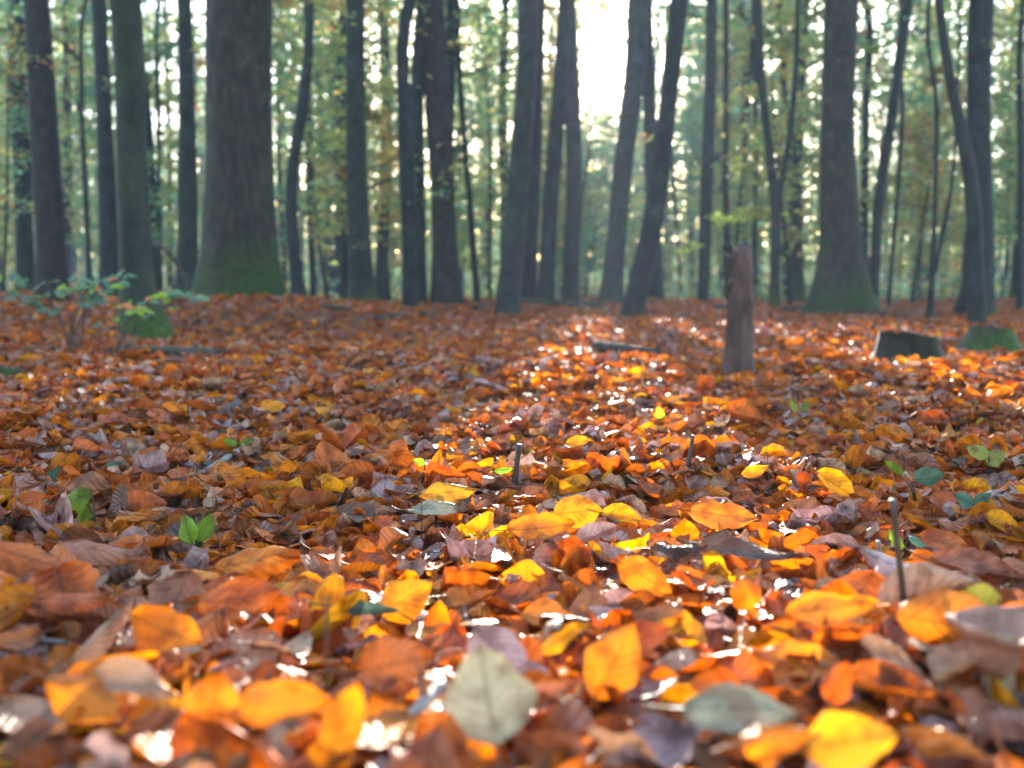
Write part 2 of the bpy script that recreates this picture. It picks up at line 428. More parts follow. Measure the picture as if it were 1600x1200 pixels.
# ------------------------------------------------------------------ light gap: where sun reaches the leaf floor, branches are sparse
AZT = math.tan(R(SUN_AZ)); ELT = math.tan(R(SUN_EL)) / math.cos(R(SUN_AZ))
def lit_prob(x, y, z):
    """share of foliage kept at a point, from where its shadow would fall on the ground"""
    yy = y - z / ELT                     # where the sun ray through the point meets the ground
    xx = x - (y - yy) * AZT
    lane = 0.40 - 0.03 * yy               # middle of the sunny lane
    core = 1 / (1 + np.abs((xx - .52) / 1.02) ** 8)
    side = np.exp(-((xx - 1.9) / 0.8) ** 2) * .95
    inr = ((yy > -1.0) & (yy < 9.5)).astype(float)
    lump = .5 + .5 * np.sin(xx * 5.5 + 1.0) * np.sin(yy * 1.7 + xx * 2)
    core = core * np.where(xx > .6, np.where(lump > .15, 1.0, .6), 1.0)
    near_ = np.clip(1 - np.abs(yy - .55) / .5, 0, 1)
    core = core * (1 - near_ * (1 - lump) * .8)
    return 1 - inr * np.clip(core * 1.05 + side * lump, 0, 1) * .985

def sun_window(V):
    """angular distance (deg) of points from the sun as seen from the camera, x and y"""
    v = V - CAM
    az = np.degrees(np.arctan2(v[:, 0], v[:, 1])) - SUN_AZ
    el = np.degrees(np.arctan2(v[:, 2], np.hypot(v[:, 0], v[:, 1]))) - SUN_EL
    return az, el

def keep_leaves(Cw):
    pr = lit_prob(Cw[:, 0], Cw[:, 1], Cw[:, 2])
    az, el = sun_window(Cw)
    w = np.exp(-((az / 1.05) ** 2 + (el / 1.5) ** 2))
    pr = pr * (1 - .99 * w)
    return rng.random(len(Cw)) < pr

CROWN_COLS = np.array([(.12,.21,.06),(.17,.25,.06),(.25,.29,.07),(.32,.28,.08),(.36,.23,.06),(.09,.20,.10),(.08,.20,.14),(.30,.13,.03),(.42,.55,.08)])  # last, palest entry paints sunlight into the upright beech's spray
def leaf_cards(centres, size, colw, flat=0.5, asp=.6):
    """one small pointed leaf per centre: four corners, folded at the midrib"""
    n = len(centres)
    nrm = np.stack([rng.normal(0, flat, n), rng.normal(0, flat, n), np.ones(n)], -1)
    nrm /= np.linalg.norm(nrm, axis=1)[:, None]
    a = rng.uniform(0, 2 * math.pi, n)
    m = np.stack([np.cos(a), np.sin(a), np.zeros(n)], -1)
    m = m - nrm * (m * nrm).sum(1)[:, None]; m /= np.linalg.norm(m, axis=1)[:, None]
    c = np.cross(nrm, m)
    L = (size * rng.uniform(.65, 1.3, n))[:, None]
    droop = L * .12
    V = np.stack([centres - m * L * .5, centres + c * L * asp * .5 - m * L * .04 + nrm * droop, centres + m * L * .5 - nrm * droop * .6, centres - c * L * asp * .5 - m * L * .04 + nrm * droop], 1).reshape(-1, 3)
    Q = np.arange(n * 4).reshape(-1, 4)
    colw = list(colw) + [0] * (len(CROWN_COLS) - len(colw))
    pick = rng.choice(len(CROWN_COLS), n, p=np.array(colw) / sum(colw))
    col = CROWN_COLS[pick] * rng.uniform(.75, 1.3, (n, 1))
    return V, Q, np.repeat(col, 4, 0)

def make_crown(base, top_axis, z0, z1, rad, nleaf, lsize, colw, nspray, seed, name="crown", cull=True):
    """sprays of leaves round the stem between heights z0 and z1 (above base); returns leaf mesh and limb tubes"""
    r_ = np.random.default_rng(seed)
    limbs = []
    cs = []
    per = max(4, nleaf // nspray)
    for k in range(nspray):
        f = (k + r_.uniform(.1, .9)) / nspray
        h = z0 + (z1 - z0) * f
        ax = top_axis(h)
        a = r_.uniform(0, 2 * math.pi)
        reach = rad * r_.uniform(.45, 1.1) * (1 - .65 * f ** 2) 
        rise = reach * r_.uniform(-.05, .45)
        dirv = np.array([math.cos(a), math.sin(a), 0])
        tip = ax + dirv * reach + np.array([0, 0, rise])
        mid = (ax + tip) / 2 + np.array([0, 0, reach * .08])
        mw = mid + base
        if not cull or lit_prob(mw[0], mw[1], mw[2]) > .5: limbs.append((ax, mid, tip, reach))
        t = r_.beta(1.6, 1.0, per)[:, None]
        c = ax * (1 - t) + tip * t + 4 * t * (1 - t) * (mid - (ax + tip) / 2)
        side = np.array([-dirv[1], dirv[0], 0])
        wid = reach * .42
        c = c + side * r_.normal(0, 1, (per, 1)) * wid * (.35 + .5 * t) + dirv * r_.normal(0, .10, (per, 1)) * reach
        c[:, 2] += r_.normal(0, .055 * reach + .03, per) - .10 * reach * t[:, 0] ** 2
        cs.append(c)
    C_ = np.concatenate(cs)
    C_ = C_[C_[:, 2] > .15]
    if cull: C_ = C_[keep_leaves(C_ + base)]
    if len(C_) < 3: C_ = cs[0][:3]
    V, Q, col = leaf_cards(C_, lsize, colw, .7)
    return mesh_np(name, V, Q, col=col, mat=M_CROWN, smooth=False), limbs

def thin_branch(mb, a, m, b, r0, r1, seed=0, sides=5):
    pts = catmull([a, m, b], 6)
    V, Q, T = tube(pts, np.linspace(r0, r1, 6), sides, seed=seed, cap=False)
    mb.add(V, Q, T)

MIXG = [3, 4, 3, 1.6, .8, 3, 2, .5]     # greenish
MIXY = [1.5, 3, 4, 3, 1.6, 1, .6, 1]    # yellow
MIXT = [2, 2, 1, .4, .2, 5, 8, .3]      # cool green
MIXO = [.5, 1, 2, 3, 4, .4, .3, 3]      # orange

hero_px = {}
ti = 0
def build_trunk(pts, rad, base, mat, H, seed, extra=None, limbs=(), flare=.10):
    mb = MB()
    V, Q, T = tube(pts, rad, 20 if rad[0] > .1 else 12, lobes=flare, lobe_h=.5, seed=seed)
    mb.add(V, Q, T)
    for (a, m, b, reach) in limbs:
        thin_branch(mb, a, m, b, max(.004, .018 * reach), .004, seed)
    if extra:
        for (p2, r2) in extra:
            V, Q, T = tube(p2, r2, 10, seed=seed + 1); mb.add(V, Q, T)
    return mb.mesh("trunk", mat)

low_branches = {   # key: [(tip px, py, at px, py, leaf count, palette, size)]
 "broad_dark": [(20,96,60,104,26,MIXO,.07),(98,100,66,108,20,MIXO,.07)],
 "straight_mid": [(330,92,290,84,16,MIXO,.07)],
 "oak": [(470,20,400,-10,40,MIXO,.07),(560,24,400,0,40,MIXO,.065)],
 "curved": [(545,116,478,100,16,MIXG,.06)],
 "reddish": [(735,70,690,80,26,MIXO,.07),(630,50,685,66,30,MIXO,.07)],
 "kinked": [(600,375,636,380,10,MIXO,.05),(705,300,640,330,30,MIXT,.06)],
 "upright": [(1208,336,1104,352,150,[0,0,1,0,0,0,0,0,5],.10),(1125,345,1104,340,40,[0,0,1,0,0,0,0,0,4],.08),(1060,400,1100,380,40,[0,1,1,0,0,0,0,0,4],.08)],  # mostly the pale green that imitates sun on the leaves
 "twin_back": [(1560,70,1530,80,14,MIXO,.06)],
 "green_black": [(572,390,560,386,8,MIXO,.05)],
 "sunright": [(1018,222,985,215,14,MIXO,.06),(905,195,980,180,18,MIXY,.06)],
 "edge_pale": [(4,110,30,130,40,MIXG,.08),(60,140,32,150,40,MIXG,.08)],
 "black_blue": [(175,135,160,128,20,MIXG,.06)],
}
heroes = []
for hi, (key, d, tr, mat, nm, lb) in enumerate(HERO):
    bw = P(tr[-1][0], tr[-1][1], d)
    base = np.array([bw[0], d, bw[2]])
    pts = []
    for (px, py, w) in reversed(tr):
        p = P(px, py, d) - base
        pts.append((*p, max(w, 3) * .5 * scale_at(py, d)))
    r_ = np.random.default_rng(100 + hi)
    # below the leaves, and on up to the crown
    a0 = pts[0]; 
    below = (a0[0] - (pts[1][0] - a0[0]) * .1, a0[1], -.3, a0[3] * 1.15)
    H = {"oak_tree": 19, "beech_tree": 16, "young_beech_tree": 8}[nm] * r_.uniform(.85, 1.15)
    e = pts[-1]; q = pts[-2]
    sl = np.array(e[:3]) - np.array(q[:3]); sl = sl / sl[2]
    up = []
    z = e[2]; x = e[0]; y_ = e[1]; k = 1.0
    nseg = 5
    dz = (H - z) / nseg
    for s_ in range(nseg):
        k *= .55
        x += sl[0] * dz * k + r_.normal(0, .05); z += dz; y_ += r_.normal(0, .12)
        up.append((x, y_, z, e[3] * (1 - .85 * (s_ + 1) / nseg)))
    full = np.array([below] + pts + up)
    dense = catmull(full, 60)
    # keep the traced stretch finer near the ground
    A3 = dense[:, :3]; rad = np.maximum(dense[:, 3], .006)
    def axis(h, A3=A3):
        return np.array([np.interp(h, A3[:, 2], A3[:, 0]), np.interp(h, A3[:, 2], A3[:, 1]), h])
    root = empty(nm, base, lb, "tree", "trees nearest the leaf floor")
    colw = [MIXG, MIXY, MIXT][hi % 3]
    young = nm.startswith("young")
    cm, limbs = make_crown(base, axis, (3.2 if young else max(6.0, H * .42)), H * .98, (1.2 if young else 3.0), (300 if young else 330), (.09 if young else .26), colw, (12 if young else 14), 300 + hi)
    extra = []
    if key == "forked":
        s2 = [P(x_, y__, d) - base for x_, y__ in [(1211,362),(1219,300),(1232,225),(1243,120),(1247,0)]]
        top = s2[-1] + (s2[-1] - s2[-2]) * 2.5
        p2 = catmull(s2 + [top], 24); extra.append((p2, np.linspace(.045, .02, 24)))
    if key == "sapling_fork":
        s2 = [P(x_, y__, d) - base for x_, y__ in [(1461,425),(1470,380),(1482,320),(1492,240),(1496,150),(1500,0)]]
        p2 = catmull(s2, 24); extra.append((p2, np.linspace(.024, .012, 24)))
    if key == "reddish":
        s2 = [P(x_, y__, d) - base for x_, y__ in [(692,330),(676,200),(672,80),(674,0)]]
        p2 = catmull(s2 + [s2[-1] + (s2[-1] - s2[-2])], 20); extra.append((p2, np.linspace(.12, .06, 20)))
    tm = build_trunk(A3, rad, base, mat, H, 500 + hi, extra, limbs, flare=.22 if nm == "oak_tree" else .10)
    link("trunk", tm, root)
    link("crown", cm, root)
    for bi, (tx, ty, ax_, ay, n, pal, ls) in enumerate(low_branches.get(key, [])):
        a = P(ax_, ay, d) - base; b = P(tx, ty, d - .35) - base
        mb = MB()
        mid = (a + b) / 2 + np.array([0, -.05, .04])
        thin_branch(mb, a, mid, b, .010, .002, bi)
        br = link("branch", mb.mesh("branch", M_TWIG), root)
        t = np.random.default_rng(bi).beta(2, 1.2, n)[:, None]
        c = a * (1 - t) + b * t + 4 * t * (1 - t) * (mid - (a + b) / 2) + rng.normal(0, 1, (n, 3)) * np.array([.05, .12, .025]) * (1.6 if n > 60 else 1)
        V, Q, col = leaf_cards(c, ls, pal, .45)
        link("foliage", mesh_np("foliage", V, Q, col=col, mat=M_CROWN, smooth=False), br)
    mx = np.interp(300, [t_[1] for t_ in tr], [t_[0] for t_ in tr])
    heroes.append((key, mx, base, tr))

# ------------------------------------------------------------------ the trees behind
ANCH = [(75, "the broad dark brown trunk"), (208, "the mossy-footed beech"), (375, "the huge mossy oak"), (456, "the curved beech"), (558, "the green-black beech"),
        (692, "the broad reddish trunk"), (808, "the tilting violet-grey beech"), (895, "the trunks below the sun"), (966, "the sun-leaning beech"), (1028, "the strongly leaning beech"),
        (1103, "the upright spray-bearing beech"), (1212, "the forked beech"), (1310, "the flared oak"), (1378, "the dark bent beech"), (1462, "the wavy sapling"), (1528, "the crossed twin trunks")]
hero_spans = [(min(t_[0] - t_[2] / 2 for t_ in tr if t_[1] > 100), max(t_[0] + t_[2] / 2 for t_ in tr if t_[1] > 100)) for k, d, tr, m_, n_, l_ in HERO]
bgs = []
placed = [(h[2][0], h[2][1]) for h in heroes]
def try_place(px, d, kind, gap):
    x = (px - 800) / FPX * d
    if any((x - a) ** 2 + (d - b) ** 2 < gap * gap for a, b in placed): return False
    if kind == "mature" and (902 < px < 972 if d < 45 else 912 < px < 960): return False
    # keep the sunny lane free of trunks
    xx = x - d * AZT
    if .45 < xx < 1.55 and d < 80: return False
    if kind == "mature" and -0.5 < xx < 1.5 and d < 42 and rng.random() < .93: return False
    if 1.2 < xx < 2.6 and rng.random() < .35: return False
    if not (-120 < px < 1720): return False
    hid = any(a - 3 < px < b + 3 for a, b in hero_spans)
    if hid and rng.random() < .85: return False
    placed.append((x, d)); bgs.append([px, d, kind, x]); return True
tries = 0
while sum(b[2] == "mature" for b in bgs) < 135 and tries < 6000:
    tries += 1
    try_place(rng.uniform(-110, 1710), 17 + 60 * rng.random() ** 1.1, "mature", 1.1)
tries = 0
while sum(b[2] == "young" for b in bgs) < 100 and tries < 6000:
    tries += 1
    try_place(rng.uniform(-110, 1710), 14 + 40 * rng.random() ** 1.2, "young", .8)
for px_, d_ in [(903, 44), (912, 52), (921, 39), (930, 56), (938, 47), (946, 41), (953, 54), (962, 45), (972, 38), (985, 50), (880, 43), (866, 50)]:
    bgs.append([px_, d_, "young", (px_ - 800) / FPX * d_])
for px_, d_ in [(899, 50), (880, 60), (908, 66)]:
    bgs.append([px_, d_, "mature", (px_ - 800) / FPX * d_])
bgs.sort(key=lambda b: b[0])
def gap_of(px):
    k = sum(a[0] <= px for a in ANCH)
    return k
cnt = {}
ORD = ["first", "second", "third", "fourth", "fifth", "sixth", "seventh", "eighth", "ninth", "tenth", "eleventh", "twelfth", "thirteenth", "fourteenth", "fifteenth", "sixteenth", "seventeenth", "eighteenth", "nineteenth", "twentieth"] + [f"{k}th" for k in range(21, 60)]
for bi, (px, d, kind, x) in enumerate(bgs):
    z0 = float(gz(x, d))
    base = np.array([x, d, z0])
    r_ = np.random.default_rng(1000 + bi)
    g = gap_of(px)
    if kind == "mature":
        H = r_.uniform(14, 21); r0 = r_.choice([.05, .07, .09, .12, .15]) * (1 + .2 * (d > 40)); nm = "beech_tree"
    else:
        H = r_.uniform(3.5, 8.5) if d < 37 else r_.uniform(6.5, 9.0); r0 = r_.uniform(.018, .04); nm = "young_beech_tree"
    lean = r_.normal(0, .035 if kind == "mature" else .07, 2)
    wob = r_.uniform(0, 6.28, 2)
    zz = np.concatenate([[-.25, 0, .15, .4], np.linspace(.9, H, 16)])
    wa = .05 if kind == "mature" else .08
    A3 = np.stack([lean[0] * zz + wa * np.sin(zz * .8 + wob[0]), lean[1] * zz + wa * np.sin(zz * .7 + wob[1]), zz], -1)
    A3[:, :2] -= A3[1, :2]
    rad = r0 * (1 - .8 * np.clip(zz / H, 0, 1)) * (1 + .7 * np.exp(-np.maximum(zz, 0) / .16))
    def axis(h, A3=A3): return np.array([np.interp(h, A3[:, 2], A3[:, 0]), np.interp(h, A3[:, 2], A3[:, 1]), h])
    tone = ["greenish", "yellowish", "cool green", "rusty"][int(r_.choice(4, p=[.4, .33, .2, .07]))]
    colw = {"greenish": MIXG, "yellowish": MIXY, "cool green": MIXT, "rusty": MIXO}[tone]
    if kind == "mature":
        cm, limbs = make_crown(base, axis, r_.uniform(3.2, 6.5), H * .99, r_.uniform(2.2, 3.6), 2300, .13 + .0022 * d, colw, 30, 2000 + bi)
    else:
        cm, limbs = make_crown(base, axis, r_.uniform(.6, 1.5), H * .97, r_.uniform(1.0, 1.9), 2100, .075 + .0016 * d, colw, 22, 2000 + bi)
    adj = "mature bare-stemmed" if kind == "mature" else "young leafy"
    key = (adj, tone, g)
    cnt[key] = cnt.get(key, 0) + 1
    o_ = ORD[cnt[key] - 1]
    if g == 0: lb = f"{adj} {tone}-leaved beech beyond the broad dark brown trunk, {o_} from picture edge"
    elif g == len(ANCH): lb = f"{adj} beech with {tone} leaves beyond the crossed twin trunks, {o_} out"
    else:
        A = ANCH[g - 1][1]; B = ANCH[g][1]
        lb = f"{adj} {tone} beech, {o_} from {A[4:]} towards {B[4:]}"
        if len(lb.replace("-", " ").split()) > 14: lb = f"{adj} {tone} beech, {o_} between {A[4:]} and {B[4:]}"
        lb = lb.replace("mature bare-stemmed", "bare-stemmed")
    root = empty(nm, base, lb, "tree", "slender trees further back in the wood" if kind == "mature" else "young trees of the understorey")
    mb = MB()
    V, Q, T = tube(A3, np.maximum(rad, .006), 10 if kind == "mature" else 7, lobes=.1, seed=bi); mb.add(V, Q, T)
    for (a, m, b, reach) in limbs: thin_branch(mb, a, m, b, max(.004, .011 * reach), .003, bi, 4)
    link("trunk", mb.mesh("trunk", [M_BEECH, M_BEECH, M_MOSSY, M_RED][bi % 4]), root)
    link("crown", cm, root)

# ------------------------------------------------------------------ the far wood, one mass
mb = MB()
nT = 520
for k in range(nT):
    y = rng.uniform(58, 120); x = rng.uniform(-.68, .68) * y
    xx = x - y * AZT
    if -.9 < xx < 1.7: continue
    H = rng.uniform(15, 24); r0 = rng.uniform(.05, .20); ln = rng.normal(0, .03)
    zz = np.linspace(-.2, H, 7)
    V, Q, T = tube(np.stack([x + ln * zz, np.full(7, y), zz + gz(x, y)], -1), r0 * (1 - .7 * np.linspace(0, 1, 7)), 6, seed=k, cap=False)
    mb.add(V, Q, T)
fw = tag(link("distant_wood", mb.mesh("distant_wood", M_BEECH)), "far-off mass of beech trunks and foliage behind all the single trees", "wood", kind="stuff")
nc = 4300; per = 42
cy_ = rng.uniform(62, 122, nc); cx_ = rng.uniform(-.68, .68, nc) * cy_; cz_ = .3 + 29 * rng.random(nc) ** 1.8
C_ = np.stack([cx_, cy_, cz_], -1)
C_ = np.repeat(C_, per, 0) + rng.normal(0, 1, (nc * per, 3)) * np.array([1.3, 1.3, .5])
n2 = 30000                                   # the wooded rise that closes the view
y2 = rng.uniform(130, 175, n2); C2 = np.stack([rng.uniform(-.66, .66, n2) * y2, y2, gz(0, 150) + 13 * rng.random(n2) ** 1.3], -1)
C_ = C_[C_[:, 2] > .2]
C_ = C_[keep_leaves(C_)]
V, Q, col = leaf_cards(C_, .34, [3, 4, 3, 1.6, .8, 3, 3, .4], .9)
V2, Q2, col2 = leaf_cards(C2, 1.1, [2, 2, 1, .6, .3, 4, 7, .3], 1.0)
Q = np.concatenate([Q, Q2 + len(V)]); V = np.concatenate([V, V2]); col = np.concatenate([col, col2])
tag(link("distant_foliage", mesh_np("distant_foliage", V, Q, col=col, mat=M_CROWN, smooth=False)), "blurred far-off green and yellow foliage filling the wood", "foliage", kind="stuff")

# ------------------------------------------------------------------ unseen wood behind the photographer, added to darken the trunks
n3 = 30000
a3 = rng.uniform(R(158), R(382), n3); r3 = rng.uniform(12, 34, n3)
C3 = np.stack([r3 * np.cos(a3), r3 * np.sin(a3), .5 + 19 * rng.random(n3) ** .9], -1)
V, Q, col = leaf_cards(C3, .62, MIXG, .9)
tag(link("unseen_shade_wood", mesh_np("unseen_shade_wood", V, Q, col=col, mat=M_CROWN, smooth=False)), "unseen leafy wood behind the camera, added to shade the trunks", "wood", kind="stuff")

# ------------------------------------------------------------------ misty autumn air
if HAZE:
    Vh = np.array([[x_, y_, z_] for x_ in (-200, 200) for y_ in (-70, 250) for z_ in (-3, 32)], float)
    Qh = np.array([[0, 1, 3, 2], [4, 6, 7, 5], [0, 4, 5, 1], [2, 3, 7, 6], [0, 2, 6, 4], [1, 5, 7, 3]])
    hm = bpy.data.materials.new("haze"); hm.use_nodes = True
    ht = hm.node_tree
    for n_ in list(ht.nodes): ht.nodes.remove(n_)
    ho = ht.nodes.new("ShaderNodeOutputMaterial"); hv = ht.nodes.new("ShaderNodeVolumePrincipled")
    hv.inputs["Color"].default_value = (.64, .76, 1.0, 1); hv.inputs["Density"].default_value = HAZE; hv.inputs["Anisotropy"].default_value = .1
    ht.links.new(hv.outputs[0], ho.inputs["Volume"])
    tag(link("haze", mesh_np("haze", Vh, Qh, mat=hm, smooth=False)), "thin blue-white autumn haze in the air of the wood", "haze", kind="stuff")

# ------------------------------------------------------------------ low undergrowth at the far edge of the leaf floor
nu_ = 1100
yu = rng.uniform(22, 62, nu_); xu = rng.uniform(-.66, .66, nu_) * yu
hu = rng.gamma(2.0, .28, nu_).clip(.1, 1.9)
C4 = np.repeat(np.stack([xu, yu, gz(xu, yu)], -1), 16, 0)
C4 = C4 + np.stack([rng.normal(0, .55, len(C4)), rng.normal(0, .5, len(C4)), np.repeat(hu, 16) * rng.random(len(C4))], -1)
V, Q, col = leaf_cards(C4, .19, [2, 1.5, 1, 1, 1, 3, 4, 1.2], .8)
tag(link("undergrowth", mesh_np("undergrowth", V, Q, col=col, mat=M_CROWN, smooth=False)), "low dim green undergrowth along the far edge of the leaf floor", "undergrowth", kind="stuff")

# ------------------------------------------------------------------ leaves on the ground
LP = {  # the leaf's own colour, with mauve skylight mixed into tan and grey-brown
 "orange": (.67, .20, .021), "rust-brown": (.50, .127, .03), "brown": (.36, .135, .08), "tan": (.46, .25, .165), "yellow": (.68, .285, .016),
 "dark brown": (.12, .06, .045), "grey-brown": (.38, .235, .235), "red-brown": (.45, .10, .03), "green": (.17, .27, .035), "teal-green": (.085, .16, .115), "olive": (.25, .24, .06), "cream-grey": (.35, .30, .21),
}
PK = ["orange", "rust-brown", "brown", "tan", "yellow", "dark brown", "grey-brown", "red-brown", "olive"]
PW = np.array([.25, .28, .12, .09, .035, .025, .09, .11, .001])

def leaf_grid(nu, nv):
    u = np.linspace(0, 1, nu + 1); v = np.linspace(-1, 1, nv + 1)
    U, Vv = np.meshgrid(u, v, indexing='ij')
    U = U.ravel(); Vv = Vv.ravel()
    ii = np.arange(nu)[:, None] * (nv + 1); jj = np.arange(nv)[None]
    Q = np.stack([ii + jj, ii + nv + 1 + jj, ii + nv + 2 + jj, ii + jj + 1], -1).reshape(-1, 4)
    return U, Vv, Q

def leaf_shapes(n, U, Vv, L, Wd, g, curl=1.0, teeth=0.0):
    """n leaves in their own frame (n, nverts, 3): midrib along x, blade across y, z normal"""
    f = (np.sin(np.pi * np.clip(U, 0, 1) ** .80)) ** .78 * (1 - .28 * np.exp(-((1 - U) / .13) ** 2))
    f = np.clip(f, 0.02, 1)
    one = np.ones((n, 1))
    jag = 1 + teeth * np.sin(U * 75)[None] * (np.abs(Vv) > .9)
    x = (U[None] - .5) * L[:, None]
    hole = g.uniform(.9, 1.08, (n, 1))
    kind_ = g.random((n, 1))
    lobe = np.where(kind_ < .13, 1 - .34 * (.5 + .5 * np.cos(U * 2 * np.pi * 3.6 + .6))[None] * (U[None] > .12), 1.0)   # oak leaves among the beech
    q0 = g.uniform(0, 6.28, (n, 3))
    rag = 1 + (.05 * np.sin(U[None] * 19 + q0[:, :1] + 2 * np.sign(Vv)[None]) + .06 * np.sin(U[None] * 9 + q0[:, 1:2] - 3 * np.sign(Vv)[None])) * (np.abs(Vv) > .5)[None]
    bite = 1 - .45 * np.where(g.random((n, 1)) < .22, 1, 0) * np.exp(-((U[None] - g.uniform(.2, .9, (n, 1))) / .09) ** 2) * (Vv > .2)[None]
    y = Vv[None] * f[None] * Wd[:, None] * .5 * jag * hole * lobe * rag * bite
    wild = np.where(g.random((n, 1)) < .25, 2.0, 1.0)
    a = g.normal(0, .19, (n, 1)) * curl * wild
    b = g.normal(.02, .20, (n, 1)) * curl * wild
    tw = g.normal(0, .18, (n, 1)) * curl
    ed = g.normal(0, .07, (n, 1)) * curl
    ph = g.uniform(0, 6.28, (n, 1))
    u5 = (U - .5)[None] * 2
    z = L[:, None] * (-a * u5 ** 2 * .5 + b * .5 * (np.abs(Vv) ** 1.6 * f)[None] + tw * .25 * u5 * (Vv * f)[None] + ed * np.sin(u5 * 4 + ph) * (np.abs(Vv) ** 2)[None])
    # crumpling and rolled margins
    q1 = g.uniform(0, 6.28, (n, 4)); am = g.gamma(1.6, .5, (n, 1)) * curl
    z = z + L[:, None] * am * (.030 * np.sin(u5 * 3.1 + q1[:, :1]) * np.sin(2.6 * Vv[None] + q1[:, 1:2]) + .016 * np.sin(u5 * 7.3 + 2 * Vv[None] + q1[:, 2:3]) * np.sin(5.2 * Vv[None] + q1[:, 3:4]))
    z = z + L[:, None] * g.normal(.03, .10, (n, 1)) * curl * np.clip((np.abs(Vv) - .55) / .45, 0, 1)[None] ** 2
    # side veins: a light pleat
    z = z + L[:, None] * .010 * np.sin(U * 50 - np.abs(Vv) * 14)[None] * (np.abs(Vv) > .1)[None]
    # bending shortens the projection
    x = x * (1 - .25 * np.abs(a) * u5 ** 2)
    y = y * (1 - .35 * np.minimum(np.abs(b), .8) * np.abs(Vv)[None])
    return np.stack([x, y, z], -1)

def leaf_frames(n, g, tilt=.38):
    nrm = np.stack([g.normal(0, tilt, n), g.normal(0, tilt, n) - .05, np.ones(n)], -1)
    st = g.random(n) < .05
    nrm[st, 2] = g.uniform(-.1, .5, st.sum())
    nrm /= np.linalg.norm(nrm, axis=1)[:, None]
    a = g.uniform(0, 2 * math.pi, n)
    m = np.stack([np.cos(a), np.sin(a), np.zeros(n)], -1)
    m = m - nrm * (m * nrm).sum(1)[:, None]; m /= np.linalg.norm(m, axis=1)[:, None]
    return np.stack([m, np.cross(nrm, m), nrm], -1)      # columns

def litter(n, ymin, ymax, nu, nv, zmax, g, size=1.0, tilt=.34):
    # uniform in the wedge seen from the camera, a little wider
    y = np.sqrt(g.uniform(ymin ** 2, ymax ** 2, n)); x = g.uniform(-1, 1, n) * (.62 * y + .95)
    U, Vv, Q = leaf_grid(nu, nv)
    L = g.normal(.051, .012, n).clip(.022, .085) * size; Wd = L * g.uniform(.52, .74, n)
    Sh = leaf_shapes(n, U, Vv, L, Wd, g)
    Fm = leaf_frames(n, g, tilt)
    Vw = np.einsum('nij,nvj->nvi', Fm, Sh)
    steep = 1 - np.abs(Fm[:, 2, 2])
    z = gz(x, y) - .014 + g.random(n) * zmax + steep * L * .2
    Vw += np.stack([x, y, z], -1)[:, None]
    nvt = len(U)
    Qa = (Q[None] + (np.arange(n) * nvt)[:, None, None]).reshape(-1, 4)
    pk = g.choice(len(PK), n, p=PW / PW.sum())
    base = np.array([LP[k] for k in PK])[pk] * g.uniform(.65, 1.2, (n, 1)) * g.normal(1, .03, (n, 3))
    thin = np.array([1.0 if k in ("orange", "yellow", "red-brown") else (.7 if k == "rust-brown" else .4) for k in PK])[pk] * g.uniform(.15, .9, n)
    col = np.repeat(np.concatenate([base, np.clip(thin, .05, 1)[:, None]], 1), nvt, 0)
    uv = np.tile(np.stack([U, (Vv + 1) / 2], -1), (n, 1))
    return Vw.reshape(-1, 3), Qa, uv, col

g = np.random.default_rng(21)
parts = [litter(13000, .22, 1.5, 14, 6, .030, g, .98, .26), litter(12000, .22, 2.6, 4, 2, .042, g, .42, .4), litter(12500, 1.4, 2.6, 9, 4, .036, g, 1.0, .26), litter(33000, 2.5, 5.5, 5, 4, .04, g, 1.0, .24),
         litter(98000, 5.3, 14, 3, 2, .05, g, 1.05, .24), litter(70000, 13.5, 34, 2, 2, .06, g, 1.4, .24)]
off = 0; VV = []; QQ = []; UU = []; CC = []
for V, Q, uv, c in parts:
    VV.append(V); QQ.append(Q + off); UU.append(uv); CC.append(c); off += len(V)
tag(link("leaf_litter", mesh_np("leaf_litter", np.concatenate(VV), np.concatenate(QQ), np.concatenate(UU), np.clip(np.concatenate(CC), 0, 1), M_LEAF)),
    "thick litter of small brown and orange leaves covering the forest floor", "leaf litter", kind="stuff")

